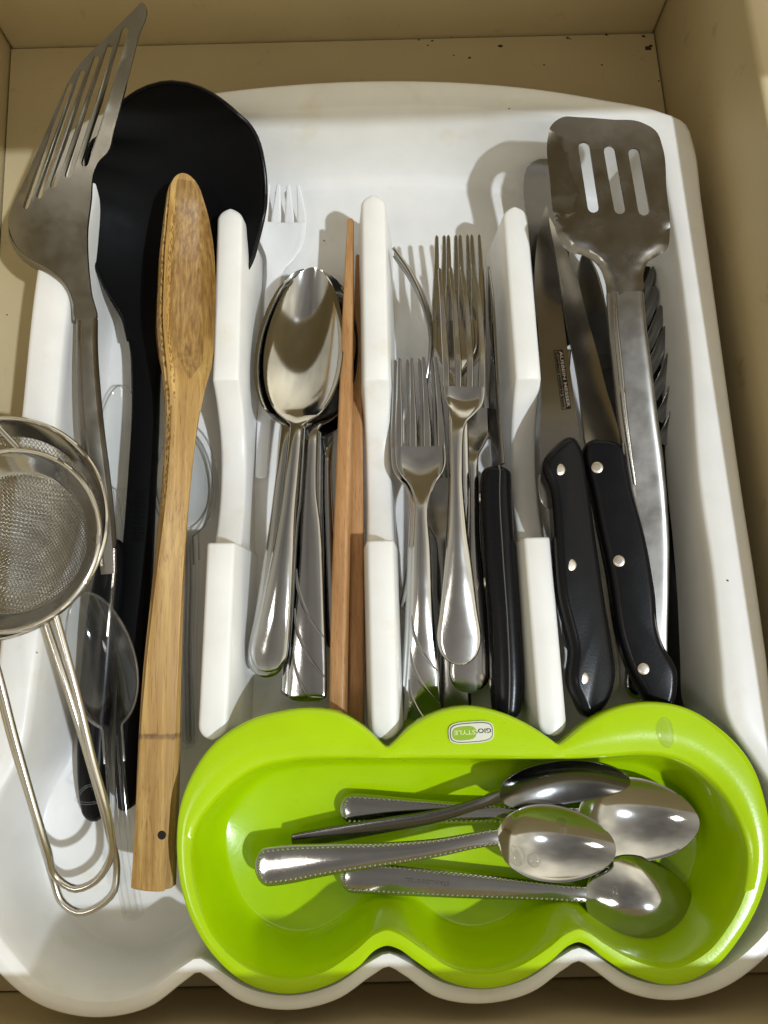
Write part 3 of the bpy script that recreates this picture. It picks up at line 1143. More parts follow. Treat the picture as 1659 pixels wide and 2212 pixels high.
# black nylon serving spoon
sp = Spine([(375,178,80,330,5,0), (380,250,72,350,11,-2), (386,320,64,370,15,-6), (380,400,54,396,17,-10), (364,480,43,392,16,-11), (340,560,34,332,13,-9),
            (328,630,27,214,7,-5), (320,700,25,104,3,-2), (314,780,25,66,-1.5,0,4), (310,900,26,58,-2,0,7), (300,1060,26,60,-2,0,9), (288,1250,25,66,-2,0,10), (277,1500,23,60,-2,0,10), (268,1752,20,50,-2,0,9)],
           thick=2.4, r0=36, r1=8, p0=2.0)
t = root_for('serving_spoon', 'large black nylon serving spoon with deep round bowl, behind the bamboo spoon', 'serving spoon', sp)
s = sp.s_at_v(735)
sheet('bowl', sp, 0, s, 44, 'black_nylon', t, K=21)
hd = sheet('handle', sp, s, sp.L, 44, 'black_nylon', t, K=11)
ed_ = sp.samples(0, s, 60)
v, f = tube_geo([sp.point(q, -0.985, -0.0006)[0] for q in ed_[::-1]] + [sp.point(q, 0.985, -0.0006)[0] for q in ed_[1:]], 0.0011, 8)
build('rim', v, f, 'black_handle', t)
for i in range(10):
    q = sp.s_at_v(1062 + i * 11.5)
    pts = [sp.point(q + 0.0006 * math.cos(x * 3), x, 0.0004)[0] for x in np.linspace(-0.1, 0.62, 8)]
    v, f = tube_geo(pts, [0.0003, 0.0006, 0.0007, 0.0007, 0.0007, 0.0007, 0.0006, 0.0003], 6)
    build('grip_rib', v, f, 'black_nylon', hd)

# steel turner
tr_out = [(313,12), (306,4), (296,14), (230,80), (165,148), (148,175), (134,205), (110,260), (80,325), (50,395), (30,436), (17,478), (22,502), (42,540),
          (72,562), (108,582), (138,608), (157,645), (163,690), (205,690), (196,630), (189,560), (188,500), (196,430), (202,372), (214,347), (231,330), (246,280), (275,172), (298,80)]
TRZ = lambda u, v: 53 + 0.112 * 95 * math.log(1 + math.exp((500 - v) / 95)) - 3.0 - 0.00035 * max(0, (140 - u)) ** 2 * 0.6
slots = [((270,66),(183,352)), ((237,101),(147,378)), ((207,127),(114,400)), ((177,157),(84,423)), ((150,185),(55,446))]
holes = [capsule(b[0], b[1], a[0], a[1], 15.5 - 1.0 * i) for i, (a, b) in enumerate(slots)]
turner = thing('turner', 'worn steel slotted turner leaning over the left edge of the tray', 'turner', P(150, 560, 0.045))
def dens(poly, step):
    out = []
    for a, b in zip(poly, poly[1:] + poly[:1]):
        n = max(1, int(math.dist(a, b) / step))
        for i in range(n):
            out.append((a[0] + (b[0] - a[0]) * i / n, a[1] + (b[1] - a[1]) * i / n))
    return out
plate('blade', smooth_outline(dens(tr_out, 60), 150), holes, TRZ, 1.8, 'steel_dull', turner, step=16)
# turned-down edge along the shoulder
edge = smooth_path([P(u, v, (TRZ(u, v) - 0.4) / 1000) for u, v in [(20,470), (20,500), (42,541), (72,563), (108,583), (138,609), (156,645), (162,690)]], 36)
V, F = [], []
for i, p in enumerate(edge):
    q = i / 35
    tg = (edge[min(i + 1, 35)] - edge[max(i - 1, 0)]).normalized()
    on = Vector((tg.y, -tg.x, 0)); on.normalize()
    if on.x > 0: on = -on
    g = min(1, 0.25 + q * 4)
    V += [p + Vector((0, 0, 0.0003)), p + on * (0.0016 * g) + Vector((0, 0, -0.0014 * g)), p + on * (0.0023 * g) + Vector((0, 0, -0.0050 * g)), p - on * 0.0002 + Vector((0, 0, -0.0050 * g)), p - on * 0.0006 + Vector((0, 0, -0.0010))]
for i in range(35):
    for j in range(5):
        j2 = (j + 1) % 5
        F.append((i * 5 + j, i * 5 + j2, i * 5 + 5 + j2, i * 5 + 5 + j))
F += [(0, 1, 2, 3, 4), tuple(35 * 5 + j for j in range(5))[::-1]]
build('turned_edge', V, F, 'steel_dull', turner)
sp = Spine([(184,686,53,44,-0.8), (184,740,53,44,-1.2), (188,850,51,50,-1.2), (196,940,49,52,-1), (206,1010,46,50,-1), (222,1130,42,44,-0.6), (232,1240,37,36,-0.4)], thick=5.0)
sh = sheet('shank', sp, 0, sp.L, 40, 'steel_dull', turner, K=9)
v, f = tube_geo([sp.point(q, -0.45, 0.0)[0] for q in np.linspace(0.002, sp.L - 0.004, 30)], 0.0011, 6)
build('fold_line', v, f, 'steel_brushed', sh)
sp = Spine([(236,1165,40,34,0), (228,1230,37,58,0), (215,1320,33,72,0), (203,1450,28,76,0), (193,1600,22,70,0), (193,1720,18,62,0), (200,1782,15,50,0)], thick=13, r0=4, r1=6)
hh = bar('handle', sp, 0, sp.L, 44, 'black_handle', turner, ex=2.8)
v, f = tube_geo([sp.point(q, 0.62, -0.0006)[0] for q in np.linspace(0.004, sp.L * 0.34, 16)], 0.0009, 6)
build('tang', v, f, 'steel_spoon', hh)
v, f = tube_geo(smooth_path([P(*q, 0.026) for q in [(205,1695), (185,1700), (170,1716), (163,1728), (175,1734), (200,1735), (222,1728)]], 24), 0.0006, 6)
build('hanging_loop', v, f, 'clear_plastic', hh)

# bamboo spoon
sp = Spine([(398,374,61.0,60,0,-27,8), (402,410,61.0,72,0.6,-27,10), (410,470,60.0,98,6,-27,14), (413,560,58.0,116,10.5,-27,17), (412,680,55.2,122,11.5,-27,18), (411,760,53.4,112,7,-27,17), (406,815,51.9,92,1.5,-27,14),
            (402,870,50.6,74,0,-27,14), (394,960,49.8,62,-0.5,-27,13), (383,1080,48.1,58,-0.8,-26,13), (366,1250,45.4,66,-0.8,-20,12), (350,1450,44.6,80,-0.8,-14,11), (338,1640,44.0,88,-0.8,-4,11), (328,1800,42.0,90,-0.8,4,11), (320,1925,40.0,94,-0.8,8,11)],
           thick=12, r0=10, r1=1.2, p0=2.0, pw=4.0)
t = root_for('bamboo_spoon', 'long bamboo cooking spoon with scooped head, leaning on the left white divider', 'wooden spoon', sp)
def bamboo_part(name, s0, s1, n, K):
    ss = sp.samples(s0, s1, n)
    rg = sheet_rings(sp, ss, K=K)
    v, f = rings_mesh(rg)
    o = build(name, v, f, 'bamboo_head', t, sharp=35)
    KR = len(rg[0])
    rg_ = o.data.attributes.new('ring', 'FLOAT', 'POINT'); q0 = sp.s_at_v(1592)
    sc = o.data.attributes.new('scoop', 'FLOAT', 'POINT'); dt = o.data.attributes.new('dots', 'FLOAT', 'POINT')
    sA, sB, lim = sp.s_at_v(700), sp.s_at_v(835), sp.s_at_v(1150)
    for i in range(len(ss)):
        for j in range(KR):
            val = 0.0
            if j < K:
                x = -1 + 2 * j / (K - 1)
                xe = 1.02 - max(0.0, (ss[i] - sA) / (sB - sA)) ** 1.6 * 1.1
                val = max(0.0, min(1.0, (xe - abs(x - 0.1)) * 4)) if ss[i] > 0.004 else 0.4
            sc.data[i * KR + j].value = val
            rg_.data[i * KR + j].value = 0.62 * math.exp(-((ss[i] - q0) / 0.0022) ** 2)
            dt.data[i * KR + j].value = (1.0 if (j >= KR - 3 or j == 0) else 0.0) * max(0.0, min(1.0, (lim - ss[i]) / 0.02)) * min(1.0, ss[i] / 0.03)
    return o
bamboo_part('head', 0, sp.s_at_v(880), 60, 27)
oh = bamboo_part('handle', sp.s_at_v(880), sp.L, 150, 13)
p, nr, _ = sp.point(sp.s_at_v(1800), 0.52, 0.0)
disc('hanging_hole', p - nr * 0.00005, nr, 0.0019, 0.00022, 'dark_gap', oh)
# clear spoon in front of everything on the left
clear_spoon('large clear plastic spoon lying over black handles beside the strainer wires',
            [(176,1282,44,42,0), (197,1350,43,42,0), (217,1430,42,42,0), (233,1510,41,42,0), (241,1570,41,42,-0.6), (247,1650,41,42,-1.2), (256,1750,39,44,-1.2), (273,1900,35,46,-1.2), (290,1988,33,46,-1.2)], 1570, (4, 146, 9.5))

# strainers
def strainer(label, u, v, z, rpx, rin, depth, rise, loop, seed, pitch):
    c = P(u, v, z / 1000)
    m = mpp(c)
    R = rpx * m
    Ri = R * rin
    t = thing('strainer', label, 'strainer', Vector((c.x, c.y, c.z - depth / 1000)), 'nested wire strainers')
    seg = 96
    prof = [(R * 0.985, -0.0022), (R, -0.0012), (R * 1.002, 0.0), (R * 0.993, 0.0010), (R * 0.98, 0.0012), (R * 0.965, 0.0004), (R * 0.93, -0.0016),
            (R * 0.86, -0.0042), (Ri + 0.0012, -0.0068), (Ri, -0.0078), (Ri, -0.0090), (Ri + 0.0014, -0.0082), (R * 0.86, -0.0056), (R * 0.93, -0.0032)]
    V, F = [], []
    for r, zz in prof:
        for j in range(seg):
            q = 2 * math.pi * j / seg
            V.append(c + Vector((r * math.cos(q), r * math.sin(q), zz)))
    n = len(prof)
    for i in range(n):
        i2 = (i + 1) % n
        for j in range(seg):
            j2 = (j + 1) % seg
            F.append((i * seg + j, i * seg + j2, i2 * seg + j2, i2 * seg + j))
    rim = build('rim', V, F, 'steel_spoon', t, sharp=50)
    v, f = tube_geo([c + Vector((R * 0.988 * math.cos(2 * math.pi * j / 120), R * 0.988 * math.sin(2 * math.pi * j / 120), 0.0006)) for j in range(120)], 0.00115, 8, closed=True)
    build('rolled_edge', v, f, 'steel_wire', rim)
    # woven wire bowl
    D = depth / 1000 - 0.008
    def zc(x, y):
        q = min(1.0, (x * x + y * y) / (Ri * Ri))
        return -0.0082 - D * (1 - q) ** 0.75
    parts = []
    N = int(Ri / pitch)
    rw = 0.00018
    for axis in (0, 1):
        for i in range(-N, N + 1):
            o_ = i * pitch
            half = math.sqrt(max(0, Ri * Ri - o_ * o_))
            if half < pitch: continue
            M_ = max(4, int(2 * half / (pitch * 0.5)))
            pts = []
            for k_ in range(M_ + 1):
                q = -half + 2 * half * k_ / M_
                x, y = (o_, q) if axis == 0 else (q, o_)
                wv = rw * 1.0 * math.cos(math.pi * q / pitch) * (1 if (i + axis) % 2 else -1)
                a_ = 0.6
                xr_, yr_ = x * math.cos(a_) - y * math.sin(a_), x * math.sin(a_) + y * math.cos(a_)
                pts.append(c + Vector((xr_, yr_, zc(x, y) + wv)))
            parts.append(tube_geo(pts, rw, 4))
    V, F = merge(parts)
    build('mesh', V, F, 'steel_mesh', t, kind='stuff', sharp=None, recalc=False)
    pts = smooth_path([P(a, b, zz / 1000) for a, b, zz in loop], 90)
    V, F = tube_geo(pts, 0.00165, 10)
    build('wire_handle', V, F, 'steel_wire', t)
    return t, c, R
strainer('larger steel wire strainer underneath, cut off by the left edge of the picture', -12, 1136, 73, 246, 0.87, 21, 0,
         [(96,1338,71), (143,1480,66), (192,1640,57), (236,1800,46), (252,1880,38), (246,1925,37), (212,1958,36), (170,1971,36), (135,1950,36), (116,1900,38), (93,1815,46), (24,1590,58), (-12,1440,66), (-48,1325,71)], 1, 0.0014)
ts, c_, R_ = strainer('smaller steel wire strainer with brown stained mesh, resting inside the larger one', 17, 1165, 81, 201, 0.78, 24, 0,
         [(120,1330,79), (160,1475,73), (200,1640,64), (238,1790,52), (240,1850,45), (202,1906,43), (162,1920,43), (122,1896,44), (103,1838,50), (33,1598,64), (-8,1440,73), (-42,1335,79)], 2, 0.00122)
v, f = tube_geo(smooth_path([P(-70, 850, 0.084), P(-20, 905, 0.083), P(20, 948, 0.082), P(46, 976, 0.081)], 12), 0.0013, 8)
build('hook', v, f, 'steel_wire', ts)

# ------------------------------------------------------------------ spoon compartment
# white plastic fork
sp = Spine([(612,398,22,80,0), (611,430,20,92,1.2), (609,475,17,106,2.4), (608,515,15,100,2.4), (604,548,13,70,1.2), (595,578,12,40,-0.4), (591,605,12,32,-0.8), (580,750,11,31,-0.8), (572,880,10,31,-0.8), (564,1034,9,26,-0.6)], thick=1.3, r1=1.5)
fork('plastic_fork', 'white plastic fork lying behind the steel table spoons', sp, 478, 'white_fork_plastic', gap=0.27, tip=0.48)

G_ST = [(677,577,35,30,0), (667,660,35,30,0), (656,760,36,30,0), (646,862,38,30,0), (641,912,39.5,29,-0.8), (634,985,40.5,29,-1.1), (624,1080,40,32,-1.3), (609,1205,38,50,-1.6), (592,1330,34,71,-1.6), (581,1400,31,82,-1.2), (577,1452,29,80,-0.8)]
def steel_spoon(label, dx, dy, dz, st=G_ST, v_neck=895, mat='steel_spoon', r1=11, r0=0, p1=2.3, bowl=(4, 170, 9.5)):
    sp = Spine(st, thick=1.7, dx=dx, dy=dy, dz=dz, r0=r0, r1=r1, p1=p1, bowl=bowl)
    return sp, spoon('table_spoon', label, sp, v_neck + dy, mat, 'stacked steel table spoons')
I_ST = [(701,590,26,32,0), (696,680,26,32,0), (688,780,27,32,0), (679,870,29.5,32,0), (673,918,31,31,-0.6), (669,985,32,32,-0.9),
        (666,1057,32,36,-1), (666,1130,31,52,-1.2), (666,1205,30,62,-1.2), (665,1330,28,72,-1), (664,1455,25,84,-0.8), (662,1516,24,88,-0.6)]
J_ST = [(700,612,14,30,0), (706,690,14,30,0), (710,780,14,30,0), (708,880,14.5,30,0), (706,930,15.5,30,0), (704,1000,17,28,-1), (706,1150,16,36,-1), (712,1300,14,54,-1), (718,1400,12,66,-1)]
steel_spoon('lowest dark steel spoon whose handle shows beside the chopsticks', 0, 0, 0, J_ST, 915)
sp, t = steel_spoon('steel spoon with leaf lined square handle, second of the pair', -13, -8, -4, I_ST, 915, r1=5, p1=3.2)
sp, t = steel_spoon('steel spoon with leaf lined square handle, upper one of the pair', 0, 0, 0, I_ST, 915, r1=5, p1=3.2)
swirl(sp, t, 'steel_fork', 1230, 1515, 3, -0.78)
H_ST = [(s_[0] - (20 if s_[1] < 1100 else 20 - 17 * (s_[1] - 1100) / 350), s_[1] + 4 + (8 if s_[1] > 1300 else 0), s_[2] - 4) + tuple(s_[3:]) for s_ in G_ST]
steel_spoon('steel table spoon directly under the top one, its rim showing at the left', 0, 0, 0, H_ST)
steel_spoon('topmost steel table spoon with round ended handle and shiny oval bowl', 0, 0, 0)

# chopsticks
def chopstick(label, st, twist):
    sp = Spine([s + (0, twist, s[3] * 0.23) for s in st], thick=7, r0=1.2)
    t = bpy.data.objects
    v, f = rings_mesh(bar_rings(sp, sp.samples(0, sp.L, 40), 5.0, 20))
    c = Vector(sp.c.mean(axis=0)); c.z = float(sp.c[:, 2].min()) - 0.008
    o = build('chopstick', [Vector(p) - c for p in v], f, 'beech', None, sharp=40)
    o.location = c
    o['label'] = label; o['category'] = 'chopstick'; o['group'] = 'pair of wooden chopsticks'
    return o
chopstick('right wooden chopstick, pressed against the middle white divider', [(774,548,25,12), (772,800,25,22), (770,1000,25,27), (769,1250,24,33), (769,1600,22,36)], 0)
chopstick('left wooden chopstick, reaching higher than its partner', [(756,470,37,13), (749,700,36,24), (740,1000,34,32), (732,1250,32,36), (725,1570,29,36)], 10)

# ------------------------------------------------------------------ fork compartment
F_END = 12
def st_fork(label, st, v_root, dx=0, dy=0, dz=0, r1=11, p1=2.2, gap=0.42, roll=None, mat='steel_fork', thick=1.8):
    sp = Spine(st, thick=thick, dx=dx, dy=dy, dz=dz, r1=r1, p1=p1)
    return sp, fork('fork', label, sp, v_root + dy, mat, 'steel forks in the tray', gap=gap)
# fork on its side
M_ST = [(846,546,34,50,1,97), (880,596,33,54,1.5,97), (908,655,32,56,2,97), (924,720,30,56,2,95), (922,790,28,52,1,92), (912,850,26,34,0,90), (900,930,25,30,-0.6,88), (888,1040,25,36,-0.8,88), (886,1130,25,44,-0.8,86), (881,1225,24,54,-0.8,86), (865,1314,22,58,-0.5,84)]
st_fork('steel fork tipped on its side, curved tines against the middle divider', M_ST, 735, mat='steel_brushed', gap=0.2)
# forks at the back, two nested
L2_ST = [(985,507,41,90,0), (987,580,38,96,0), (987,640,36,99,-0.4), (987,692,35,100,0.5), (987,740,35,98,1.5), (987,775,35,70,1), (986,805,36,34,0), (986,860,37,26,-0.8), (988,1000,33,28,-1), (992,1200,26,54,-1), (996,1400,18,84,-0.8)]
st_fork('lowest of the three forks stacked at the back, tines ending level with its twin', L2_ST, 692, dx=12, dy=0, dz=-4)
st_fork('middle fork of the three stacked at the back, its long tines reaching furthest up', L2_ST, 692, dx=-4)
O_ST = [(1026,712,30,84,0), (1026,800,28,94,-0.4), (1024,880,26,98,0.5), (1022,920,26,94,1.5), (1021,955,26,56,1), (1020,985,27,29,0), (1021,1010,27,25,-0.8), (1022,1130,27,27,-1), (1020,1300,24,62,-1), (1015,1420,22,86,-0.8), (1014,1497,20,90,-0.6)]
st_fork('steel fork half hidden between the top fork and the black handled steak knife', O_ST, 880)
# small fork under the gap
N_ST = [(940,905,20,76,0), (944,970,18,84,0), (946,1030,17,92,1), (946,1080,17,90,2), (950,1130,18,56,1), (956,1170,19,30,0), (960,1300,18,30,-1), (982,1450,14,60,-1), (985,1560,12,76,-0.8)]
st_fork('dark lower fork showing between the two front forks', N_ST, 1032, mat='steel_brushed')
K_ST = [(898,771,38,92,0), (901,830,36,100,0), (904,900,34,107,-0.4), (905,963,33,110,0.5), (906,1000,33,107,1.6), (907,1022,33.5,90,1.6), (908,1045,34,56,0.8), (908,1075,35,36,0), (907,1100,35.5,31,-0.8),
        (908,1193,35,43,-1.4), (908,1287,33,50,-1.5), (909,1381,30,60,-1.2), (910,1475,26,74,-0.8), (908,1568,22,84,-0.6)]
st_fork('lower of the two front forks, its tines showing between those above', K_ST, 963, dx=-6, dy=4, dz=-4, r1=5, p1=3)
sp, t = st_fork('front fork with leaf lined handle reflecting the green bin', K_ST, 963, dx=3, r1=5, p1=3)
swirl(sp, t, 'steel_fork', 1330, 1560, 3, -0.8)
L1_ST = [(985,574,50,86,0), (994,640,47.5,93,0), (1000,720,45,96,0), (1003,780,44,94,-0.3), (1003,835,43.5,90,0.6), (1002,862,43.5,84,1.5), (998,882,44,62,1.2), (993,900,44.5,40,0.3), (989,925,45,29,-0.4),
         (986,1015,45,28,-1), (988,1131,43,40,-1.5), (990,1225,40,61,-1.6), (991,1318,37,81,-1.3), (992,1381,35,96,-1), (993,1437,34,96,-0.7)]
st_fork('topmost steel fork with broad rounded handle end', L1_ST, 835, r1=14)

# knives ------------------------------------------------------------
def rivet(u, v, z, n, rpx, parent, label=None):
    c = P(u, v, z / 1000)
    return disc('rivet', c, n, rpx * mpp(c), 0.0005, 'steel_rivet', parent)

# steak knife standing on its edge in the fork compartment
t = thing('steak_knife', 'black handled steak knife standing on edge beside the right white divider', 'knife', P(1075, 1250, 0.006))
sp = Spine([(1052,575,34,26,0,80), (1057,700,33,60,0,80), (1063,870,33,72,0,78), (1072,1010,33,72,0,76)], thick=1.3, r0=20)
sheet('blade', sp, 0, sp.L, 30, 'steel_blade', t, K=5)
sp = Spine([(1074,1000,41,62,0,6,20), (1072,1037,41,70,0,6,22), (1079,1193,40,74,0,6,23), (1091,1350,38,72,0,6,22), (1096,1475,36,74,0,6,22), (1094,1560,34,60,0,6,20)], thick=20, r0=4, r1=5)
hd = bar('handle', sp, 0, sp.L, 44, 'black_handle', t, ex=3.2)
pts = [sp.point(q, 0.22 - 0.1 * q / sp.L, 0.0)[0] for q in np.linspace(0.001, sp.L - 0.004, 40)]
v, f = tube_geo(pts, 0.00045, 6)
build('tang', v, f, 'steel_spoon', hd)
for (u, v_) in ((1043, 1071), (1053, 1256), (1063, 1481)):
    q = sp.s_at_v(v_)
    p, nr, ax = sp.point(q, -1.0, -0.006)
    disc('rivet', p + ax * 0.0001, -ax, 0.0026, 0.0004, 'steel_rivet', hd)

# ------------------------------------------------------------------ knife compartment
# wide spreader at the back
t = thing('spreader', 'broad round tipped steel blade behind the boning knife tip', 'spreader', P(1175, 560, 0.01))
out = smooth_outline([(1132,392), (1138,362), (1158,346), (1185,344), (1208,356), (1222,390), (1230,560), (1236,740), (1200,760), (1168,760), (1160,660), (1148,560), (1138,470)], 60)
plate('blade', out, [], lambda u, v: 19 + (760 - v) * 0.012, 1.2, 'steel_blade', t, step=22)
sp = Spine([(1202,756,19,66,0), (1210,830,18,44,0), (1222,950,17,40,0), (1250,1200,15,44,0), (1270,1420,14,50,0)], thick=3.0, r1=6)
sheet('handle', sp, 0, sp.L, 24, 'steel_brushed', t)

# toothed server along the right wall
t = thing('spaghetti_server', 'dark utensil with a row of curved teeth lying along the right tray wall', 'serving utensil', P(1440, 1050, 0.006))
sp = Spine([(1395,575,20,40,0,10), (1402,660,20,58,0,10), (1412,760,19,66,0,10), (1425,870,18,70,0,10), (1428,930,18,60,0,8), (1424,1000,18,40,1,8), (1432,1120,18,44,2,6), (1446,1240,17,60,3,4), (1462,1360,16,78,3,2), (1468,1480,14,82,3,0), (1470,1536,13,80,3,0)], thick=1.6, r1=9, r0=4)
hd = sheet('handle', sp, 0, sp.L, 60, 'black_handle', t, K=9)
v, f = tube_geo([sp.point(q, 1.0, 0.0002)[0] for q in np.linspace(sp.s_at_v(900), sp.L - 0.006, 50)], 0.0005, 6)
build('bright_edge', v, f, 'steel_spoon', hd)
for i, (u, v_) in enumerate([(1408,575), (1413,616), (1425,659), (1434,704), (1448,751), (1461,800), (1466,848)]):
    a = Spine([(u + 3, v_, 28, 8, 0, -6), (u + 2, v_ + 14, 27.5, 17, 0.4, -6), (u - 5, v_ + 42, 26, 25, 0.8, -6), (u - 18, v_ + 74, 23, 27, 0.8, -4), (u - 40, v_ + 108, 20, 28, 0.5, 0)], thick=1.2, r0=2)
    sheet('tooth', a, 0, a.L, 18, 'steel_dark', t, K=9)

# dark knife lying deep
t = thing('table_knife', 'dark table knife lying deep under the chef knife and turner', 'knife', P(1290, 800, 0.006))
sp = Spine([(1262,545,14,30,0,12), (1276,640,14,56,0,12), (1296,780,14,66,0,12), (1312,900,14,58,0,10), (1330,1010,14,40,0,5), (1370,1250,12,46,-0.8), (1382,1400,11,58,-0.8), (1382,1512,10,66,-0.8)], thick=1.8, r0=16, r1=8)
s = sp.s_at_v(930)
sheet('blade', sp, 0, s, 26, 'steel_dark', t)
sheet('handle', sp, s, sp.L, 30, 'steel_spoon', t)
t = thing('cream_handle', 'cream plastic handle end peeping out under the boning knife', 'handle', P(1320, 1450, 0.006))
sp = Spine([(1290,1250,14,34,0), (1306,1350,14,40,0), (1318,1430,13,44,0), (1322,1500,12,42,0)], thick=9, r1=6)
bar('grip', sp, 0, sp.L, 24, 'cream_plastic', t)

# steel slotted spatula
SP_CREASE = [(1186,279), (1197,286), (1209,302), (1221,334), (1233,371), (1248,413), (1245,458), (1226,470), (1200,474)]
def dist_line(u, v, line):
    best = 1e9
    for (x0, y0), (x1, y1) in zip(line[:-1], line[1:]):
        L2 = (x1 - x0) ** 2 + (y1 - y0) ** 2
        q = max(0, min(1, ((u - x0) * (x1 - x0) + (v - y0) * (y1 - y0)) / L2))
        best = min(best, math.hypot(u - x0 - q * (x1 - x0), v - y0 - q * (y1 - y0)))
    return best
SH_L = [(1196,470), (1206,515), (1228,543), (1262,553), (1292,575), (1307,610), (1313,645)]
SH_R = [(1447,500), (1441,538), (1420,553), (1400,566), (1390,592), (1390,625)]
def SPZ(u, v):
    z = 74 - (v - 250) * 0.026
    if pin((u, v), SP_CREASE + [(1150,474), (1150,279)]):
        z -= 0.085 * dist_line(u, v, SP_CREASE[:-2])
    if v > 440:
        z -= 3.0 * max(0, 1 - dist_line(u, v, SH_L) / 30) ** 2 * min(1, (v - 440) / 60) + 2.2 * max(0, 1 - dist_line(u, v, SH_R) / 26) ** 2 * min(1, (v - 440) / 60)
    return z
out = smooth_outline([(1183,300), (1190,272), (1215,253), (1250,253), (1320,258), (1385,264), (1418,284), (1432,320), (1440,410), (1447,500), (1441,538), (1420,553), (1400,566), (1390,592),
                      (1390,625), (1313,645), (1307,610), (1292,575), (1262,553), (1228,543), (1206,515), (1196,470), (1188,390)], 130)
holes = [capsule(1282, 447, 1262, 318, 25), capsule(1339, 450, 1317, 326, 25), capsule(1391, 453, 1370, 331, 25)]
spat = thing('spatula', 'steel spatula with three slots, its head over the knives at the right', 'spatula', P(1370, 800, 0.03))
plate('blade', out, holes, SPZ, 1.3, 'steel_spatula', spat, step=9, sharp=24, creases=[SP_CREASE])
sp = Spine([(1351,634,61.8,80,-2.4,3), (1355,700,60.6,80,-2.4,8), (1366,800,57,82,-2.2,11), (1377,900,52.5,84,-2.0,12), (1388,980,48.5,84,-1.8,12), (1397,1050,45,80,-1.6,12), (1406,1157,40,76,-1.4,11), (1412,1276,35,64,-1.0,8), (1418,1400,30,48,-0.6,4), (1422,1460,28,40,-0.4,4)], thick=1.8, pw=7.0)
shk = sheet('handle', sp, 0, sp.L, 50, 'steel_scratched', spat, K=27)
pts = [sp.point(q, -0.62, 0.0001)[0] for q in np.linspace(0.001, sp.L * 0.5, 50)]
v, f = tube_geo(pts, [0.0009 + 0.0006 * math.sin(math.pi * i / 49) for i in range(50)], 8)
build('raised_edge', v, f, 'steel_brushed', shk)

# chef's knife
t = thing('chef_knife', 'kitchen knife with curved black riveted handle, nearest the right tray wall', 'knife', P(1340, 1150, 0.015))
out = smooth_outline([(1188,470), (1196,485), (1217,530), (1241,582), (1266,676), (1292,770), (1311,845), (1326,893), (1343,957), (1346,985), (1300,985), (1266,960), (1262,931), (1247,807), (1224,694), (1198,537)], 70)
CKZ = lambda u, v: 34 + (v - 470) * 0.010 + (1250 - u + (v - 700) * 0.28) * 0.05
plate('blade', out, [], CKZ, 1.6, 'steel_blade', t, step=22)
CHZ = lambda u, v: 50.5 - (v - 950) * 0.016 + (u - (1310 + (v - 950) * 0.21)) * 0.02
hd = slab('handle', [(1264,962), (1272,947), (1300,944), (1338,950), (1355,968), (1361,1005), (1370,1050), (1399,1157), (1420,1276), (1434,1385), (1452,1418), (1466,1440), (1469,1480), (1462,1520), (1442,1548),
      (1412,1534), (1390,1495), (1366,1452), (1345,1395), (1317,1231), (1296,1130), (1278,1037), (1266,990)], CHZ, 12, 4.0, 'black_handle', t)
pts = smooth_path([P(u, v, (CHZ(u, v) - 0.9) / 1000) for u, v in [(1345,957), (1348,1000), (1350,1037), (1382,1157), (1404,1276), (1416,1350), (1440,1437), (1449,1490), (1448,1525)]], 60)
v, f = tube_geo(pts, 0.0006, 6)
build('tang', v, f, 'steel_spoon', hd)
for (u, v_) in ((1290, 1010), (1337, 1212), (1390, 1445)):
    rivet(u, v_, CHZ(u, v_) + 0.05, Vector((-0.12, 0, 1)), 12.5, hd)

# boning knife
t = thing('boning_knife', 'boning knife with lettered blade and black riveted handle beside the right divider', 'knife', P(1230, 1150, 0.02))
out = smooth_outline([(1180,444), (1187,488), (1198,545), (1213,657), (1228,770), (1243,882), (1251,950), (1248,1000), (1172,1010), (1168,985), (1170,845), (1163,713), (1155,590), (1161,518), (1171,470)], 80)
BKZ = lambda u, v: 36.5 + (v - 450) * 0.014 + (u - 1205) * 0.02
plate('blade', out, [], BKZ, 1.5, 'steel_blade', t, step=22)
BHZ = lambda u, v: 52.0 - (v - 950) * 0.010 - (u - (1215 + (v - 950) * 0.115)) * 0.035
hd = slab('handle', [(1233,936), (1246,940), (1258,962), (1272,1030), (1291,1166), (1310,1295), (1328,1408), (1334,1462), (1324,1505), (1303,1540), (1278,1556), (1262,1545), (1250,1515), (1233,1478), (1232,1450), (1238,1412),
      (1226,1350), (1212,1295), (1203,1200), (1199,1120), (1196,1085), (1192,1055), (1183,1030), (1171,1003), (1176,988), (1205,957)], BHZ, 15, 4.0, 'black_handle', t)
for (u, v_) in ((1208, 1014), (1232, 1220), (1259, 1465)):
    rivet(u, v_, BHZ(u, v_) + 0.05, Vector((0.1, 0, 1)), 13.5, hd)
# steel bolster showing under the handle
sp2 = Spine([(1184,1016,44,40,0), (1186,1060,44,46,0), (1192,1100,43,40,0)], thick=1.4, r0=3, r1=6)
sheet('bolster', sp2, 0, sp2.L, 18, 'steel_blade', t)
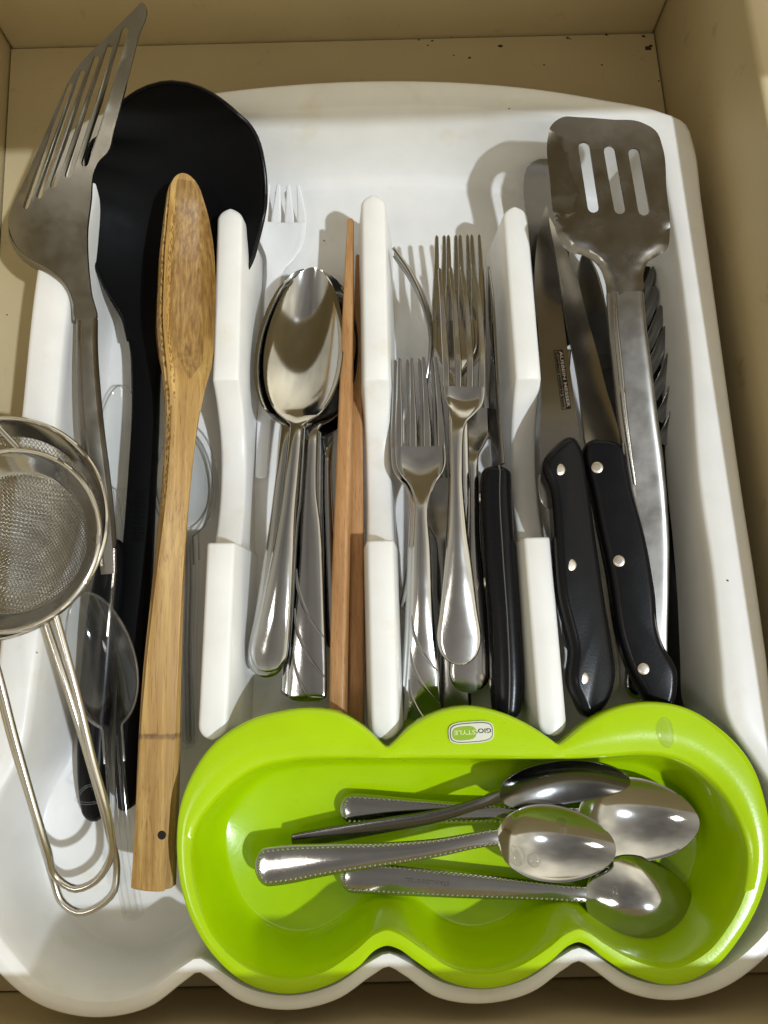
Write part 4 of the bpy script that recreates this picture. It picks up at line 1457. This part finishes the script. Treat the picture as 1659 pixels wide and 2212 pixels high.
# lettering on the blade
c00 = P(1215, 753, BKZ(1215, 753) / 1000); c01 = P(1233, 880, BKZ(1233, 880) / 1000)
c10 = P(1197.5, 760, BKZ(1197.5, 760) / 1000); c11 = P(1213, 887, BKZ(1213, 887) / 1000)
rdir = (c01 - c00); LL = rdir.length; rdir.normalize()
udir = ((c00 - c10) + (c01 - c11)) / 2; udir -= rdir * udir.dot(rdir); HH = udir.length; udir.normalize()
ctr_ = (c00 + c01 + c10 + c11) / 4
nrm = rdir.cross(udir)
def rect(name, cx_, cy_, w_, h_, mat, lift, parent):
    q = ctr_ + rdir * cx_ + udir * cy_ + nrm * lift
    V = [q - rdir * w_/2 - udir * h_/2, q + rdir * w_/2 - udir * h_/2, q + rdir * w_/2 + udir * h_/2, q - rdir * w_/2 + udir * h_/2]
    return build(name, V, [(0, 1, 2, 3)], mat, parent, smooth=False, recalc=False)
mk = rect('printed_mark', 0, HH * 0.25, LL, HH * 0.50, 'ink_black', 0.00025, t)
for (a, b, w_, h_) in ((0, -HH * 0.5, LL, 0.00022), (-LL / 2, -HH * 0.25, 0.00022, HH * 0.5), (LL / 2, -HH * 0.25, 0.00022, HH * 0.5)):
    rect('print_line', a, b, w_, h_, 'ink_black', 0.00025, mk)
text_mesh('lettering', 'AUSBEIN MESSER', rdir, udir, ctr_ + udir * (HH * 0.25) + nrm * 0.0003, LL * 0.95, HH * 0.34, 'steel_rivet', mk, bold=0.018)
text_mesh('lettering', 'Stainless rostfrei Inox', rdir, udir, ctr_ - udir * (HH * 0.24) + nrm * 0.0003, LL * 0.95, HH * 0.33, 'ink_black', mk, bold=0.006)

# ------------------------------------------------------------------ spoons in the green bin
def tea(label, st, bowl, beaded, mat='steel_spoon', r1=6, p1=2.0, thick=1.4):
    sp = Spine(st, thick=thick, r1=r1, p1=p1, bowl=bowl)
    s = sp.k[bowl[0]]
    t = spoon('teaspoon', label, sp, 0, mat, 'teaspoons in the green bin', s_neck=s, nb=46, K=21)
    if beaded:
        beads(sp, t, mat, s + 0.002, sp.L - 0.0045)
    return sp, t
tea('beaded teaspoon at the back of the bin, its large bowl furthest right',
    [(1511,1777,27,34,0), (1440,1774,26,34,0), (1360,1769,26,34,0), (1285,1764,26.5,34,0), (1250,1762,27,34,-0.3), (1200,1760,27,34,-0.6), (1060,1758,25.5,38,-0.8), (900,1753,23.5,50,-0.8), (790,1749,22.5,62,-0.7), (735,1748,22,66,-0.6)], (4, 172, 6.5), True)
tea('plain dark teaspoon tilted against the back wall of the bin',
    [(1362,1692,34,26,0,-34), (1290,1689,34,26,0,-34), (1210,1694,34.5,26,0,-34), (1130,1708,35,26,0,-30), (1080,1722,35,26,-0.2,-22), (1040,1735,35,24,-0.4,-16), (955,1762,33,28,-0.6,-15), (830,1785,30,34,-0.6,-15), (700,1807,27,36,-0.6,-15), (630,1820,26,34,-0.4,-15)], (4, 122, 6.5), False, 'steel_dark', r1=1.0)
sp4, t4 = tea('beaded teaspoon turned face down, nearest the front of the bin',
    [(1499,1962,23,34,0), (1440,1955,24,34,0), (1375,1947,25,34,0), (1310,1939,26,34,0), (1266,1933,27,34,-0.4), (1220,1929,27,35,-0.6), (1130,1922,26.5,42,-0.7), (980,1911,26,54,-0.8), (830,1899,25,64,-0.7), (735,1893,24,66,-0.6)], (4, 184, -9.0), True)
tea('beaded teaspoon on top with water drops in its bowl',
    [(1331,1838,33,33,0), (1270,1831,33,33,0), (1200,1823,33,33,0), (1120,1813,34,33,0), (1076,1809,35,34,-0.3), (1030,1815,35.5,33,-0.6), (960,1829,35.5,36,-0.8), (830,1846,34,48,-0.8), (700,1858,32.5,66,-0.7), (600,1870,31,80,-0.6), (550,1876,30.5,80,-0.5)], (4, 156, 6.5), True)
p, nr, ax = sp4.point(sp4.k[7] + 0.012, -0.05, 0.0)
tdir = (sp4.point(sp4.k[7] + 0.002, 0, 0)[0] - sp4.point(sp4.k[7] + 0.022, 0, 0)[0]).normalized()
text_mesh('lettering', 'STAINLESS STEEL', -tdir, -(nr.cross(tdir)), p + nr * 0.0007, 0.0200, 0.0019, 'steel_brushed', t4, bold=0.0)

# ------------------------------------------------------------------ water drops and crumbs
drop('large water drop on the green rim at the right of the badge', 1437, 1582, 54.4, 20, 30, 1.3)
drop('larger water drop at the bowl edge of the top teaspoon', 1117, 1850, 32.0, 19, 20, 2.0)
drop('smaller water drop inside the bowl of the top teaspoon', 1155, 1858, 30.5, 15, 14, 1.2)
drop('water drop on the back of the face down teaspoon', 1329, 1928, 35.2, 8, 15, 0.9)
drop('tiny water drop near the far edge of the top teaspoon bowl', 1217, 1796, 31.0, 10, 8, 0.7)

parts = []
def crumb(u, v, z, s):
    c = P(u, v, z)
    r = s * mpp(c)
    V = []
    for i in range(8):
        q = 2 * math.pi * i / 8
        rr = r * random.uniform(0.6, 1.2)
        V.append(c + Vector((rr * math.cos(q) * 1.3, rr * math.sin(q), 0.00003)))
    V.append(c + Vector((0, 0, r * 0.5)))
    parts.append((V, [(i, (i + 1) % 8, 8) for i in range(8)] + [tuple(range(8))[::-1]]))
for u, v, s in [(905, 86, 2.5), (934, 88, 3), (924, 98, 2), (975, 80, 2), (1081, 99, 5), (1226, 82, 3), (1232, 84, 2), (1310, 75, 3), (1400, 105, 6), (1405, 100, 4), (1390, 78, 4), (1015, 125, 3), (980, 120, 2), (20, 97, 3), (1300, 140, 2), (1423, 175, 2.5),
                (30, 465, 2), (20, 475, 2), (15, 680, 2), (40, 495, 1.5), (1175, 140, 2)]:
    crumb(u, v, 0.0, s)
for u, v, s, z in [(868, 560, 2, .0053), (700, 520, 2, .0053), (665, 600, 1.5, .0053), (1572, 1254, 2, .0504), (1100, 235, 1.6, .0504), (392, 2090, 2, .0053), (340, 2083, 1.4, .0053), (80, 1410, 1.5, .0504), (640, 1470, 1.5, .0053), (1030, 330, 1.4, .02), (560, 690, 1.3, .0053)]:
    crumb(u, v, z, s)
V, F = merge(parts)
o = build('crumbs', V, F, 'crumb', None)
o['kind'] = 'stuff'; o['label'] = 'dark crumbs scattered on the drawer floor'; o['category'] = 'crumbs'

parts = []
rd = random.Random(5)
def droplet(u, v, z, r):
    c = P(u, v, z)
    m = r * mpp(c)
    V = [c + Vector((m * math.cos(2 * math.pi * i / 10), m * math.sin(2 * math.pi * i / 10), 0)) for i in range(10)]
    V += [c + Vector((0.75 * m * math.cos(2 * math.pi * i / 10), 0.75 * m * math.sin(2 * math.pi * i / 10), m * 0.4)) for i in range(10)]
    V.append(c + Vector((0, 0, m * 0.55)))
    F = [(i, (i + 1) % 10, 10 + (i + 1) % 10, 10 + i) for i in range(10)] + [(10 + i, 10 + (i + 1) % 10, 20) for i in range(10)]
    parts.append((V, F))
for u, v in [(655, 1665), (735, 1690), (520, 1950), (545, 1975), (1020, 1668), (1290, 1652), (1105, 1862), (830, 1930), (700, 1940), (640, 1730), (560, 1830), (905, 1990), (760, 1985), (980, 1700), (600, 2020)]:
    droplet(u, v, Z_BF + 0.0002, rd.uniform(1.6, 3.2))
for u, v in [(1345, 1600), (1500, 1610), (600, 1590), (1130, 1610), (940, 1600), (1560, 1660), (720, 1600), (1090, 1562)]:
    droplet(u, v, Z_BIN + 0.0003, rd.uniform(1.4, 2.6))
V, F = merge(parts)
o = build('water_droplets', V, F, 'water', None)
o['kind'] = 'stuff'; o['label'] = 'fine water droplets sprinkled in the green bin'; o['category'] = 'water drops'
